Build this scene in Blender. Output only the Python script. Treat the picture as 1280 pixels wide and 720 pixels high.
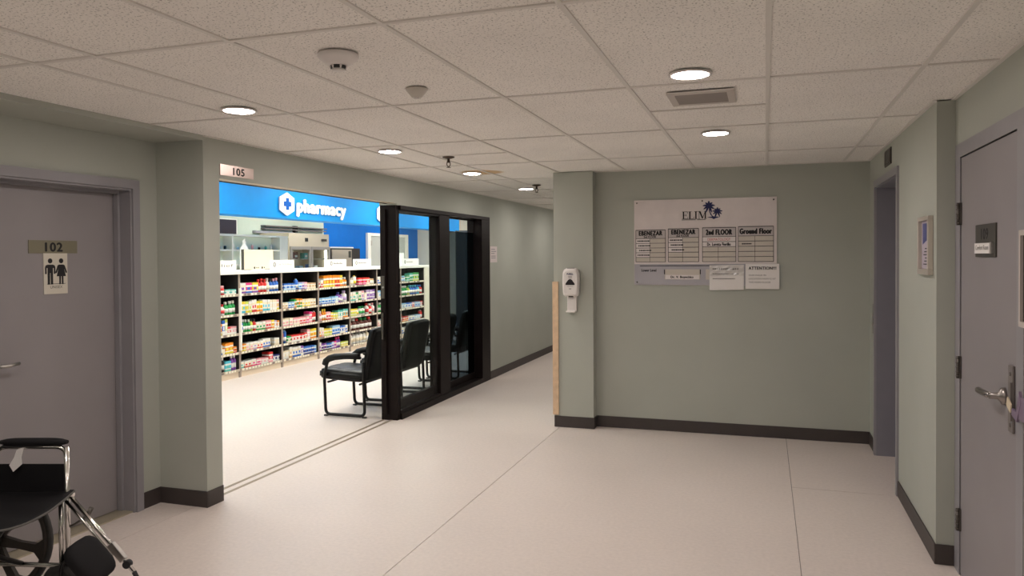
import bpy, bmesh, math, random
from mathutils import Vector, Matrix
random.seed(7)
for o in list(bpy.data.objects): bpy.data.objects.remove(o)
SC = bpy.context.scene
COL = SC.collection
PI = math.pi
# ------------------------------------------------------------------ camera
F_PX, CY_PX = 950.74, 335.54
YAW, PITCH, ROLL = math.radians(18.4219), math.radians(.9114), math.radians(.37709)
CAM_H, ZC = 1.605, 2.385
fw = Vector((-math.sin(YAW)*math.cos(PITCH), math.cos(YAW)*math.cos(PITCH), -math.sin(PITCH)))
rt = Vector((math.cos(YAW), math.sin(YAW), 0)); dn = fw.cross(rt)
r2 = math.cos(ROLL)*rt + math.sin(ROLL)*dn; d2 = -math.sin(ROLL)*rt + math.cos(ROLL)*dn
cd = bpy.data.cameras.new('camera'); cam = bpy.data.objects.new('camera', cd); COL.objects.link(cam)
cam.matrix_world = Matrix(((r2.x, -d2.x, -fw.x, 0), (r2.y, -d2.y, -fw.y, 0), (r2.z, -d2.z, -fw.z, CAM_H), (0, 0, 0, 1)))
cd.sensor_fit = 'HORIZONTAL'; cd.sensor_width = 36.0; cd.lens = F_PX/1280*36.0
cd.shift_y = (CY_PX-360)/1280.0
cd.clip_start = .02; cd.clip_end = 100
SC.camera = cam
# ------------------------------------------------------------------ world, exposure
w = bpy.data.worlds.new('world'); SC.world = w; w.use_nodes = True
w.node_tree.nodes['Background'].inputs[0].default_value = (.8, .8, .8, 1)
w.node_tree.nodes['Background'].inputs[1].default_value = .05
SC.view_settings.view_transform = 'Standard'; SC.view_settings.look = 'None'
SC.view_settings.exposure = 0.93; SC.view_settings.gamma = 1.0
SC.view_settings.use_curve_mapping = False
LAMP_HALL = 82.0        # emission of the hall's flush LED discs
LAMP_SHOP = 7.2        # emission of the shop's ceiling panels
HALL_RGB = (1.0, .90, .84); SHOP_RGB = (1.0, .965, .88)
# ------------------------------------------------------------------ materials
MAT = {}
def s2l(c):
    return tuple(((x/255)/12.92 if x <= 10.3 else (((x/255)+.055)/1.055)**2.4) for x in c)
def mat(name, rgb, rough=.6, metal=0, noise=0, nscale=8, bump=0, bscale=60, spec=None, emit=0, coat=0):
    if name in MAT: return MAT[name]
    m = bpy.data.materials.new(name); m.use_nodes = True; nt = m.node_tree
    b = nt.nodes['Principled BSDF']
    b.inputs['Base Color'].default_value = (*rgb, 1); b.inputs['Roughness'].default_value = rough; b.inputs['Metallic'].default_value = metal
    if spec is not None: b.inputs['Specular IOR Level'].default_value = spec
    if coat: b.inputs['Coat Weight'].default_value = coat
    if emit:
        b.inputs['Emission Color'].default_value = (*rgb, 1); b.inputs['Emission Strength'].default_value = emit
    tc = None
    if noise or bump: tc = nt.nodes.new('ShaderNodeTexCoord')
    if noise:
        n = nt.nodes.new('ShaderNodeTexNoise'); n.inputs['Scale'].default_value = nscale; n.inputs['Detail'].default_value = 4
        nt.links.new(tc.outputs['Object'], n.inputs['Vector'])
        r = nt.nodes.new('ShaderNodeMapRange'); r.inputs[1].default_value = .3; r.inputs[2].default_value = .7
        r.inputs[3].default_value = 1-noise; r.inputs[4].default_value = 1+noise
        nt.links.new(n.outputs[0], r.inputs[0])
        v = nt.nodes.new('ShaderNodeVectorMath'); v.operation = 'SCALE'; v.inputs[0].default_value = rgb
        nt.links.new(r.outputs[0], v.inputs['Scale']); nt.links.new(v.outputs[0], b.inputs['Base Color'])
    if bump:
        n = nt.nodes.new('ShaderNodeTexNoise'); n.inputs['Scale'].default_value = bscale; n.inputs['Detail'].default_value = 3
        nt.links.new(tc.outputs['Object'], n.inputs['Vector'])
        bp = nt.nodes.new('ShaderNodeBump'); bp.inputs['Strength'].default_value = bump; bp.inputs['Distance'].default_value = .004
        nt.links.new(n.outputs[0], bp.inputs['Height']); nt.links.new(bp.outputs[0], b.inputs['Normal'])
    MAT[name] = m; return m
def floor_mat():
    m = mat('vinyl_floor', (.62, .56, .505), .42, spec=.35); nt = m.node_tree; b = nt.nodes['Principled BSDF']
    tc = nt.nodes.new('ShaderNodeTexCoord')
    n1 = nt.nodes.new('ShaderNodeTexNoise'); n1.inputs['Scale'].default_value = 1.3; n1.inputs['Detail'].default_value = 5
    n2 = nt.nodes.new('ShaderNodeTexNoise'); n2.inputs['Scale'].default_value = 45; n2.inputs['Detail'].default_value = 6
    v = nt.nodes.new('ShaderNodeTexVoronoi'); v.inputs['Scale'].default_value = 22
    for n in (n1, n2, v): nt.links.new(tc.outputs['Object'], n.inputs['Vector'])
    a = nt.nodes.new('ShaderNodeMath'); a.operation = 'MULTIPLY_ADD'; a.inputs[1].default_value = .16; a.inputs[2].default_value = .84
    nt.links.new(n1.outputs[0], a.inputs[0])
    c = nt.nodes.new('ShaderNodeMath'); c.operation = 'MULTIPLY_ADD'; c.inputs[1].default_value = .26
    nt.links.new(n2.outputs[0], c.inputs[0]); nt.links.new(a.outputs[0], c.inputs[2])
    s = nt.nodes.new('ShaderNodeVectorMath'); s.operation = 'SCALE'; s.inputs[0].default_value = (.645, .575, .535)
    nt.links.new(c.outputs[0], s.inputs['Scale']); nt.links.new(s.outputs[0], b.inputs['Base Color'])
    r = nt.nodes.new('ShaderNodeMapRange'); r.inputs[3].default_value = .34; r.inputs[4].default_value = .52
    nt.links.new(n1.outputs[0], r.inputs[0]); nt.links.new(r.outputs[0], b.inputs['Roughness'])
    bp = nt.nodes.new('ShaderNodeBump'); bp.inputs['Strength'].default_value = .05; bp.inputs['Distance'].default_value = .002
    nt.links.new(n2.outputs[0], bp.inputs['Height']); nt.links.new(bp.outputs[0], b.inputs['Normal'])
    return m
def tile_mat():
    m = mat('mineral_tile', (.72, .68, .62), .95, spec=.1); nt = m.node_tree; b = nt.nodes['Principled BSDF']
    g = nt.nodes.new('ShaderNodeNewGeometry')
    v = nt.nodes.new('ShaderNodeTexNoise'); v.inputs['Scale'].default_value = 120; v.inputs['Detail'].default_value = 3
    n = nt.nodes.new('ShaderNodeTexNoise'); n.inputs['Scale'].default_value = 2; n.inputs['Detail'].default_value = 3
    for k in (v, n): nt.links.new(g.outputs['Position'], k.inputs['Vector'])
    r = nt.nodes.new('ShaderNodeMapRange'); r.inputs[1].default_value = .33; r.inputs[2].default_value = .43; r.inputs[3].default_value = .45; r.inputs[4].default_value = 1
    nt.links.new(v.outputs[0], r.inputs[0])
    r2_ = nt.nodes.new('ShaderNodeMapRange'); r2_.inputs[1].default_value = .3; r2_.inputs[2].default_value = .7; r2_.inputs[3].default_value = .96; r2_.inputs[4].default_value = 1.03
    nt.links.new(n.outputs[0], r2_.inputs[0])
    mu = nt.nodes.new('ShaderNodeMath'); mu.operation = 'MULTIPLY'; nt.links.new(r.outputs[0], mu.inputs[0]); nt.links.new(r2_.outputs[0], mu.inputs[1])
    # brown water stain ring around one lamp
    d = nt.nodes.new('ShaderNodeVectorMath'); d.operation = 'DISTANCE'; d.inputs[1].default_value = (-2.50, 6.66, ZC)
    nt.links.new(g.outputs['Position'], d.inputs[0])
    dn_ = nt.nodes.new('ShaderNodeMath'); dn_.operation = 'MULTIPLY_ADD'; dn_.inputs[1].default_value = .12
    nt.links.new(n.outputs[0], dn_.inputs[0]); nt.links.new(d.outputs['Value'], dn_.inputs[2])
    st = nt.nodes.new('ShaderNodeMapRange'); st.inputs[1].default_value = .27; st.inputs[2].default_value = .22; st.inputs[3].default_value = 0; st.inputs[4].default_value = .8
    nt.links.new(dn_.outputs[0], st.inputs[0])
    mx = nt.nodes.new('ShaderNodeMix'); mx.data_type = 'RGBA'
    mx.inputs[6].default_value = (.93, .90, .86, 1); mx.inputs[7].default_value = (.62, .40, .17, 1)
    nt.links.new(st.outputs[0], mx.inputs[0])
    s = nt.nodes.new('ShaderNodeVectorMath'); s.operation = 'SCALE'
    nt.links.new(mx.outputs[2], s.inputs[0]); nt.links.new(mu.outputs[0], s.inputs['Scale']); nt.links.new(s.outputs[0], b.inputs['Base Color'])
    bp = nt.nodes.new('ShaderNodeBump'); bp.inputs['Strength'].default_value = .3; bp.inputs['Distance'].default_value = .003
    nt.links.new(r.outputs[0], bp.inputs['Height']); nt.links.new(bp.outputs[0], b.inputs['Normal'])
    return m
def glass_mat(name, tint, gloss=.07, rough=.01):
    m = bpy.data.materials.new(name); m.use_nodes = True; nt = m.node_tree; nt.nodes.clear()
    o = nt.nodes.new('ShaderNodeOutputMaterial'); t = nt.nodes.new('ShaderNodeBsdfTransparent'); t.inputs[0].default_value = (*tint, 1)
    g = nt.nodes.new('ShaderNodeBsdfGlossy'); g.inputs['Roughness'].default_value = rough
    x = nt.nodes.new('ShaderNodeMixShader'); x.inputs[0].default_value = gloss
    nt.links.new(t.outputs[0], x.inputs[1]); nt.links.new(g.outputs[0], x.inputs[2]); nt.links.new(x.outputs[0], o.inputs[0])
    MAT[name] = m; return m
def emit_mat(name, rgb, strength):
    m = bpy.data.materials.new(name); m.use_nodes = True; nt = m.node_tree; nt.nodes.clear()
    o = nt.nodes.new('ShaderNodeOutputMaterial'); e = nt.nodes.new('ShaderNodeEmission'); e.inputs[0].default_value = (*rgb, 1); e.inputs[1].default_value = strength
    nt.links.new(e.outputs[0], o.inputs[0]); MAT[name] = m; return m
SAGE = mat('sage_wall_paint', (.422, .440, .392), .75, noise=.04, nscale=1.5, bump=.12, bscale=180)
PALE = mat('pale_green_wall_paint', (.60, .68, .58), .7, noise=.02)
CREAMW = mat('cream_wall_paint', (.78, .74, .62), .7, noise=.02)
BLUEW = mat('blue_wall_paint', (.001, .155, .60), .6, noise=.03, spec=.15)
BULK = mat('sky_blue_fascia', (.005, .265, .74), .5, noise=.02, spec=.15)
DOORP = mat('grey_lilac_door_paint', (.275, .255, .265), .45, noise=.03, nscale=3)
FRAMEP = mat('grey_frame_paint', (.285, .275, .295), .4, noise=.03)
BASEM = mat('dark_brown_rubber_base', (.05, .04, .038), .5, noise=.08)
TBAR = mat('ceiling_grid_metal', (.74, .71, .67), .5)
BLACKF = mat('dark_bronze_aluminium', (.009, .0055, .0055), .45, noise=.1, spec=.13)
CHROME = mat('chrome', (.75, .74, .72), .15, 1)
STEEL = mat('brushed_steel', (.52, .50, .48), .35, 1)
DARKST = mat('dark_hinge_steel', (.12, .11, .1), .4, .8)
WHITEP = mat('white_plastic', (.78, .74, .72), .35)
WHITE = mat('white_paper', (.8, .77, .75), .8)
BRIGHT = mat('bright_white_laminate', (.9, .89, .82), .5)
BLACK = mat('black_print', (.008, .008, .01), .7)
REDP = mat('red_print', (.5, .06, .06), .7)
NAVY = mat('navy_print', (.01, .015, .09), .6)
LEATHER = mat('black_leather', (.005, .005, .0055), .36, bump=.25, bscale=220, spec=.22)
BLKTUBE = mat('black_painted_tube', (.006, .006, .007), .3, spec=.3)
NYLON = mat('black_nylon', (.007, .0065, .008), .75, bump=.3, bscale=400, spec=.25)
RUBBER = mat('grey_rubber', (.05, .05, .05), .8)
MAG = mat('dark_composite_wheel', (.035, .028, .024), .45)
FLOORM = floor_mat(); TILEM = tile_mat()
GROUT = mat('seam_grey', (.25, .22, .2), .8)
GLASS = glass_mat('clear_door_glass', (.95, .97, .965), .02, 0); FILM = glass_mat('smoke_tinted_film', (.30, .35, .38), .02, 0)
FRGLASS = glass_mat('fridge_glass', (.90, .94, .94), .03, 0)
LEDM = emit_mat('led_lens_glow', HALL_RGB, LAMP_HALL); PANELM = emit_mat('shop_panel_glow', SHOP_RGB, LAMP_SHOP)
OAK = mat('pale_wood_edge', (.70, .50, .33), .5, noise=.1, nscale=20)
# ------------------------------------------------------------------ mesh helpers
def box(bm, x0, x1, y0, y1, z0, z1, mi=0, bev=0):
    vs = [bm.verts.new(p) for p in ((x0,y0,z0),(x1,y0,z0),(x1,y1,z0),(x0,y1,z0),(x0,y0,z1),(x1,y0,z1),(x1,y1,z1),(x0,y1,z1))]
    fs = [bm.faces.new([vs[i] for i in q]) for q in ((0,3,2,1),(4,5,6,7),(0,1,5,4),(1,2,6,5),(2,3,7,6),(3,0,4,7))]
    for f_ in fs: f_.material_index = mi
    if bev:
        es = list({e for f_ in fs for e in f_.edges})
        bmesh.ops.bevel(bm, geom=es, offset=bev, segments=3, affect='EDGES', profile=.5)
    return vs
def B(*a, **k):
    bm = bmesh.new(); box(bm, *a, **k); return bm
def tube(bm, pts, r, seg=10, mi=0, closed=False):
    pts = [Vector(p) for p in pts]; rings = []; n = len(pts)
    up = None
    for i, p in enumerate(pts):
        a = pts[(i-1) % n] if (i > 0 or closed) else p; c = pts[(i+1) % n] if (i < n-1 or closed) else p
        t = (c-a).normalized()
        if up is None: up = Vector((0, 0, 1)) if abs(t.z) < .9 else Vector((1, 0, 0))
        s = t.cross(up).normalized(); up = s.cross(t).normalized()
        rr = r[i] if isinstance(r, (list, tuple)) else r
        rings.append([bm.verts.new(p+rr*(math.cos(2*PI*k/seg)*s+math.sin(2*PI*k/seg)*up)) for k in range(seg)])
    m = n if closed else n-1
    for i in range(m):
        A, C_ = rings[i], rings[(i+1) % n]
        for k in range(seg):
            f_ = bm.faces.new((A[k], A[(k+1) % seg], C_[(k+1) % seg], C_[k])); f_.material_index = mi; f_.smooth = True
    if not closed:
        for R_, fl in ((rings[0], True), (rings[-1], False)):
            f_ = bm.faces.new(R_[::-1] if not fl else R_); f_.material_index = mi
    bmesh.ops.recalc_face_normals(bm, faces=bm.faces)
def smooth_path(pts, rad, n=5):
    pts = [Vector(p) for p in pts]; out = [pts[0]]
    for i in range(1, len(pts)-1):
        a, b_, c = pts[i-1], pts[i], pts[i+1]
        d1 = (a-b_); d2_ = (c-b_); r = min(rad, d1.length*.48, d2_.length*.48)
        p, q = b_+d1.normalized()*r, b_+d2_.normalized()*r
        for k in range(n+1):
            t = k/n; out.append((1-t)**2*p+2*t*(1-t)*b_+t*t*q)
    out.append(pts[-1]); return out
def lathe(bm, prof, c, axis='z', seg=20, mi=0):
    """prof: list of (radius, height)"""
    c = Vector(c); rings = []
    def P(r, h, a):
        x, y = r*math.cos(a), r*math.sin(a)
        return c+(Vector((x, y, h)) if axis == 'z' else Vector((h, x, y)) if axis == 'x' else Vector((y, h, x)))
    for r, h in prof:
        rings.append([bm.verts.new(P(max(r, 1e-5), h, 2*PI*k/seg)) for k in range(seg)])
    for A, C_ in zip(rings, rings[1:]):
        for k in range(seg):
            f_ = bm.faces.new((A[k], A[(k+1) % seg], C_[(k+1) % seg], C_[k])); f_.material_index = mi; f_.smooth = True
    for R_ in (rings[0], rings[-1]):
        f_ = bm.faces.new(R_); f_.material_index = mi
    bmesh.ops.recalc_face_normals(bm, faces=bm.faces)
def prism(bm, poly, fr, d0, d1, mi=0):
    """poly in (a,b) of frame fr=(origin,adir,bdir); extruded along adir x bdir from d0 to d1"""
    o, a, b_ = (Vector(v) for v in fr); nrm = a.cross(b_)
    lo = [bm.verts.new(o+a*p[0]+b_*p[1]+nrm*d0) for p in poly]; hi = [bm.verts.new(o+a*p[0]+b_*p[1]+nrm*d1) for p in poly]
    fs = [bm.faces.new(hi), bm.faces.new(lo[::-1])]
    n = len(poly)
    for i in range(n): fs.append(bm.faces.new((lo[i], lo[(i+1) % n], hi[(i+1) % n], hi[i])))
    for f_ in fs: f_.material_index = mi
    bmesh.ops.recalc_face_normals(bm, faces=fs)
def OFF(parent):
    v = Vector()
    while parent is not None:
        v += parent.location; parent = parent.parent
    return v
def obj(name, bm, mats, parent=None, kind=None, local=False):
    me = bpy.data.meshes.new(name)
    if parent is not None and not local:
        bmesh.ops.translate(bm, verts=bm.verts, vec=-OFF(parent))
    bm.to_mesh(me); bm.free()
    for m in (mats if isinstance(mats, (list, tuple)) else [mats]): me.materials.append(m)
    o = bpy.data.objects.new(name, me); COL.objects.link(o); o.parent = parent
    if kind: o['kind'] = kind
    return o
def struct(name, bm, mats): return obj(name, bm, mats, None, 'structure')
def tag(o, label, cat, group=None):
    o['label'] = label; o['category'] = cat
    if group: o['group'] = group
    return o
def thing(name, label, cat, loc, rz=0, group=None):
    o = bpy.data.objects.new(name, None); COL.objects.link(o); o.location = loc; o.rotation_euler = (0, 0, rz); o.empty_display_size = .1
    return tag(o, label, cat, group)
def dup(root, loc, label, rz=None):
    def cp(o, par):
        c = o.copy(); COL.objects.link(c); c.parent = par
        for ch in [k for k in bpy.data.objects if k.parent == o]: cp(ch, c)
        return c
    r = cp(root, None); r.location = loc; r['label'] = label
    if rz is not None: r.rotation_euler = (0, 0, rz)
    return r
# frames for flat print: (origin, right, up)
FX = ((0, 1, 0), (0, 0, 1))      # faces +X (left side walls)
FNX = ((0, -1, 0), (0, 0, 1))    # faces -X (right side walls)
FNY = ((1, 0, 0), (0, 0, 1))     # faces -Y
def text(name, s, m, parent, org, fr, a0, a1, b0, b1, depth=.001, bold=0.0, base=True):
    """flat lettering fitted to the rectangle a0..a1, b0..b1 of the frame"""
    cu = bpy.data.curves.new(name, 'FONT'); cu.body = s; cu.size = 1; cu.resolution_u = 3; cu.space_character = 1+bold*2.2
    o = bpy.data.objects.new(name, cu); COL.objects.link(o)
    bpy.context.view_layer.update()
    me = bpy.data.meshes.new_from_object(o); bpy.data.objects.remove(o); bpy.data.curves.remove(cu)
    xs = [v.co.x for v in me.vertices]; ys = [v.co.y for v in me.vertices]
    x0, x1, y0, y1 = min(xs), max(xs), min(ys), max(ys)
    A, U = Vector(fr[0]), Vector(fr[1]); N = A.cross(U); off = OFF(parent)
    for v in me.vertices:
        a = a0+(v.co.x-x0)/(x1-x0)*(a1-a0); b_ = b0+(v.co.y-y0)/(y1-y0)*(b1-b0)
        v.co = Vector(org)+A*a+U*b_+N*.0006-off
    bm = bmesh.new(); bm.from_mesh(me); bpy.data.meshes.remove(me)
    if bold:
        src = bm.copy(); bs = bold*(b1-b0)*1.3
        tmp = bpy.data.meshes.new('tmp'); src.to_mesh(tmp); src.free()
        for sa, sb in ((-1, 0), (1, 0), (0, .7), (0, -.7), (-.5, .0), (.5, 0)):
            n0 = len(bm.verts); bm.from_mesh(tmp); bm.verts.ensure_lookup_table()
            bmesh.ops.translate(bm, verts=bm.verts[n0:], vec=A*(sa*bs)+U*(sb*bs)+N*(.00004*(1+sa+.3*sb)))
        bpy.data.meshes.remove(tmp)
    if depth > .0015:
        g = bmesh.ops.extrude_face_region(bm, geom=bm.faces[:])
        bmesh.ops.translate(bm, verts=[v for v in g['geom'] if isinstance(v, bmesh.types.BMVert)], vec=N*depth)
    bmesh.ops.recalc_face_normals(bm, faces=bm.faces)
    return obj(name, bm, m, parent, local=True)
# ================================================================== SETTING
XL, XR, XR2 = -3.41, .835, .92
YP, XREC = 4.0, -3.785
YB, YCOL, XCOL = 7.02, 6.90, -1.885
XS = -6.715          # front of shop shelving
# floor: sub-base and welded vinyl sheets
fl = struct('floor', B(-10.2, 1.6, -3.2, 20.2, -.06, -.004), GROUT)
g = .0022
for x0, x1, y0, y1 in ((-10.2, -3.5, -3.2, 20.2), (-3.5, -1.83, -3.2, 20.2), (-1.83, .17, -3.2, 20.2), (.17, 1.6, -3.2, 5.56), (.17, 1.6, 5.56, 20.2)):
    obj('vinyl_sheet', B(x0+g, x1-g, y0+g, y1-g, -.004, 0), FLOORM, fl)
# ceiling grid
cl = struct('ceiling', B(-3.41, 1.2, -3.2, 17.2, ZC+.05, ZC+.09), TBAR)
xs = [-3.41, -2.769, -2.452, -1.836, -1.22, -.604, .012, .628, .92]
ys = [2.295+1.262*k for k in range(-5, 13)]
hb = .0098
for i in range(len(xs)-1):
    for j in range(len(ys)-1):
        x0, x1, y0, y1 = xs[i], xs[i+1], ys[j], ys[j+1]
        if y0 < -3.1: y0 = -3.1
        if y1 > 7.02 and x0 > -1.85: y1 = 7.02
        if y0 >= 7.02 and x0 > -1.85: continue
        if y1-y0 < .05: continue
        parts = [(x0, x1, y0, y1)]
        ym = None
        if (i == 5 and 3.4 < ys[j] < 3.7): ym = 4.19
        if (i == 2 and 4.7 < ys[j] < 4.9): ym = 5.45
        if ym: parts = [(x0, x1, y0, ym), (x0, x1, ym, y1)]; obj('cross_tee', B(x0+hb, x1-hb, ym-hb, ym+hb, ZC, ZC+.02), TBAR, cl)
        for a, b_, c, d in parts:
            obj('ceiling_tile', B(a+hb*.4, b_-hb*.4, c+hb*.4, d-hb*.4, ZC+.006, ZC+.02), TILEM, cl)
for i, x in enumerate(xs[1:-1]):
    y1 = 7.02 if x > -1.85 else 16.9
    if x == -1.836: y1 = 16.9
    obj('main_runner', B(x-hb, x+hb, -3.1, y1, ZC, ZC+.028), TBAR, cl)
for j, y in enumerate(ys):
    if y < -3: continue
    ed = [e for e in xs]
    for i in range(len(ed)-1):
        if y > 7.02 and ed[i] > -1.85: continue
        obj('cross_tee', B(ed[i]+hb, ed[i+1]-hb, y-hb, y+hb, ZC, ZC+.02), TBAR, cl)
for a in ((XL, XL+.02, YP, 16.9), (XR-.02, XR, 4.4, YB), (XR2-.02, XR2, -3.1, 4.4), (-1.51, XR, YB-.02, YB)):
    obj('wall_angle', B(*a, ZC-.001, ZC+.018), TBAR, cl)
# left side: recess wall with door opening, soffit, pillar wall, header, far wall
bm = bmesh.new()
DY0, DY1, DZ = 2.845, 3.792, 2.045
box(bm, XREC-.25, XREC, -3.2, DY0, 0, ZC); box(bm, XREC-.25, XREC, DY1, YP, 0, ZC); box(bm, XREC-.25, XREC, DY0, DY1, DZ, ZC)
struct('wall_left', bm, SAGE)
struct('ceiling_soffit', B(XREC, XL, -3.2, YP, 2.362, 2.45), SAGE)
struct('wall_pillar', B(-10.0, XL, YP, 4.15, 0, 2.9), SAGE)
bm = bmesh.new(); box(bm, -3.50, XL, 4.15, 6.69, 2.131, 2.9); box(bm, -3.60, XL, 6.69, 9.31, 2.115, 2.9); struct('wall_header', bm, SAGE)
struct('wall_corridor', B(-3.60, XL, 9.31, 17.0, 0, 2.9), SAGE)
struct('wall_corridor_end', B(-3.41, -1.2, 16.9, 17.1, 0, ZC+.02), SAGE)
struct('wall_column', B(XCOL, -1.51, YCOL, 17.0, 0, ZC), SAGE)
struct('wall_back', B(-1.51, 1.2, YB, 7.3, 0, ZC), SAGE)
bm = bmesh.new()
EY0, EY1, EZ = 5.60, 6.64, 2.132
box(bm, XR, 1.15, 4.40, EY0, 0, ZC); box(bm, XR, 1.15, EY1, YB, 0, ZC); box(bm, XR, 1.15, EY0, EY1, EZ, ZC)
struct('wall_right', bm, SAGE)
bm = bmesh.new()
RY0, RY1, RZ = 3.385, 4.285, 2.082
box(bm, XR2, 1.15, -3.2, RY0, 0, ZC); box(bm, XR2, 1.15, RY1, 4.40, 0, ZC); box(bm, XR2, 1.15, RY0, RY1, RZ, ZC)
struct('wall_right_front', bm, SAGE)
struct('wall_behind', B(XREC-.25, 1.15, -3.4, -3.2, 0, ZC+.02), SAGE)
# baseboards
bt, bh = .008, .105
def base(name, *rects):
    bm = bmesh.new()
    for a in rects: box(bm, *a, 0, bh, bev=.003)
    return struct(name, bm, BASEM)
base('baseboard_left', (XREC, XREC+bt, -3.1, 2.79), (XREC, XREC+bt, 3.846, YP))
base('baseboard_pillar', (XREC+bt, XL+bt, YP-bt, YP), (XL, XL+bt, YP, 4.15))
base('baseboard_corridor', (XL, XL+bt, 9.315, 16.9))
base('baseboard_column', (XCOL, -1.51+bt, YCOL-bt, YCOL), (-1.51, -1.51+bt, YCOL, YB-bt))
base('baseboard_back', (-1.51+bt, XR, YB-bt, YB))
base('baseboard_right', (XR-bt, XR, 6.70, YB-bt), (XR-bt, XR, 4.40, 5.55), (XR-bt, XR2, 4.40-bt, 4.40))
base('baseboard_right_front', (XR2-bt, XR2, -3.1, 3.30))
# corner guard strip of pale wood on the column
struct('trim_1', B(XCOL-.012, XCOL+.045, YCOL-.014, YCOL+.04, .115, 1.365, bev=.003), OAK)
# ------------------------------------------------------------------ door 102 (washroom)
d = struct('door_1', B(-3.955, -3.91, 2.865, 3.790, .012, 2.036), DOORP)
bm = bmesh.new()
for y0, y1, z0, z1 in ((DY1, 3.846, 0, 2.10), (2.79, DY0, 0, 2.10), (DY0, DY1, DZ, 2.10)):
    box(bm, XREC, XREC+.014, y0, y1, z0, z1)
obj('door_frame', bm, FRAMEP, d)
bm = bmesh.new()
box(bm, -3.87, XREC, DY1-.010, DY1, 0, DZ-.012); box(bm, -3.906, -3.87, DY1-.026, DY1, 0, DZ-.03)
box(bm, -3.87, XREC, DY0, DY1, DZ-.012, DZ); box(bm, -3.906, -3.87, DY0, DY1, DZ-.03, DZ)
obj('frame_stop', bm, FRAMEP, d)
obj('threshold', B(-3.955, -3.80, DY0, DY1, 0, .008), mat('pale_metal_threshold', (.55, .5, .38), .4, .6), d)
# lever handle
lv = bmesh.new(); lathe(lv, [(.004, 0), (.034, .001), (.034, .012), (.014, .016), (.012, .05)], (-3.91, 2.965, 1.035), 'x', 18)
tube(lv, smooth_path([(-3.862, 2.965, 1.035), (-3.855, 2.995, 1.033), (-3.855, 3.075, 1.04)], .02), .009)
obj('lever_handle', lv, STEEL, d)
dpl = obj('number_plate', B(-3.91, -3.906, 3.181, 3.497, 1.640, 1.714), mat('olive_plate', (.19, .175, .12), .5), d)
OR = (-3.906, 0, 0)
text('lettering', '102', BLACK, dpl, OR, FX, 3.285, 3.395, 1.651, 1.701, bold=.05)
pic = obj('pictogram_plate', B(-3.91, -3.905, 3.272, 3.427, 1.405, 1.640), mat('cream_plate', (.62, .58, .5), .5), d)
bm = bmesh.new()
def person(bm, cx, skirt):
    z = 1.63; h = .145; k = h/10.0
    fr = ((-3.905, cx, z-.028), (0, 1, 0), (0, 0, 1))
    prism(bm, [(1.0*k*math.cos(t*PI/8), -.4*k+1.0*k*math.sin(t*PI/8)) for t in range(16)], fr, 0, .0008)
    P = lambda pts: prism(bm, [(a*k, b_*k) for a, b_ in pts], fr, 0, .0008)
    if not skirt:
        P([(-1.2, -1.9), (1.2, -1.9), (1.2, -5.2), (-1.2, -5.2)])
        for s in (-1, 1):
            P([(s*1.2, -1.9), (s*2.0, -2.2), (s*2.3, -3), (s*2.3, -5.6), (s*1.6, -5.6), (s*1.6, -3.3), (s*1.2, -3.2)])
            P([(s*.12, -5.2), (s*1.2, -5.2), (s*1.2, -9.8), (s*.18, -9.8)])
    else:
        P([(-1.0, -1.9), (1.0, -1.9), (1.2, -3.2), (2.1, -6.6), (-2.1, -6.6), (-1.2, -3.2)])
        for s in (-1, 1):
            P([(s*1.0, -1.9), (s*1.6, -2.2), (s*2.7, -5.1), (s*2.1, -5.4), (s*1.2, -3.2)])
            P([(s*.15, -6.6), (s*.95, -6.6), (s*.95, -9.8), (s*.25, -9.8)])
person(bm, 3.313, False); person(bm, 3.385, True); box(bm, -3.905, -3.9042, 3.292, 3.412, 1.462, 1.4645)
obj('pictogram', bm, BLACK, pic)
text('lettering', 'UNISEX', mat('grey_print', (.06, .055, .05), .7), pic, (-3.905, 0, 0), FX, 3.312, 3.392, 1.437, 1.453)
# ------------------------------------------------------------------ door 109 (right)
d = struct('door_2', B(.921, .965, RY0+.006, RY1-.006, .01, RZ-.006), DOORP)
bm = bmesh.new()
for y0, y1, z0, z1 in ((RY1, 4.385, 0, 2.15), (3.30, RY0, 0, 2.15), (RY0, RY1, RZ, 2.15)): box(bm, XR2-.004, XR2+.05, y0, y1, z0, z1)
obj('door_frame', bm, FRAMEP, d)
for zc in (1.80, 1.04, .28):
    bm = bmesh.new(); lathe(bm, [(.009, -.055), (.009, .055)], (.908, 4.277, zc), 'z', 10); box(bm, .912, .9205, 4.262, 4.278, zc-.055, zc+.055)
    for q in range(5): lathe(bm, [(.0105, -.003), (.0105, .003)], (.908, 4.277, zc-.044+.022*q), 'z', 10)
    obj('hinge', bm, DARKST, d)
npl = obj('number_plate', B(.915, .921, 3.664, 3.984, 1.588, 1.733), mat('dark_olive_plate', (.045, .042, .035), .5), d)
text('lettering', '109', BLACK, npl, (.915, 0, 0), FNX, -3.885, -3.775, 1.667, 1.713, bold=.05)
nc = obj('name_card', B(.911, .915, 3.725, 3.984, 1.604, 1.650), WHITE, npl)
text('lettering', 'Comfort Room', mat('faint_print', (.2, .19, .18), .7), nc, (.911, 0, 0), FNX, -3.965, -3.755, 1.620, 1.641)
obj('card_clip', B(.907, .915, 3.695, 3.722, 1.602, 1.652), STEEL, npl)
bm = bmesh.new(); lathe(bm, [(.036, 0), (.036, -.012), (.02, -.02), (.013, -.03), (.013, -.06)], (.921, 3.545, 1.025), 'x', 20)
tube(bm, smooth_path([(.872, 3.545, 1.025), (.862, 3.58, 1.025), (.862, 3.70, 1.022)], .02), [.013]*8, 10)
obj('lever_handle', bm, mat('satin_dark_steel', (.27, .25, .24), .3, 1), d)
bm = bmesh.new(); box(bm, .911, .921, 3.412, 3.472, .90, 1.165, bev=.004)
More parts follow.
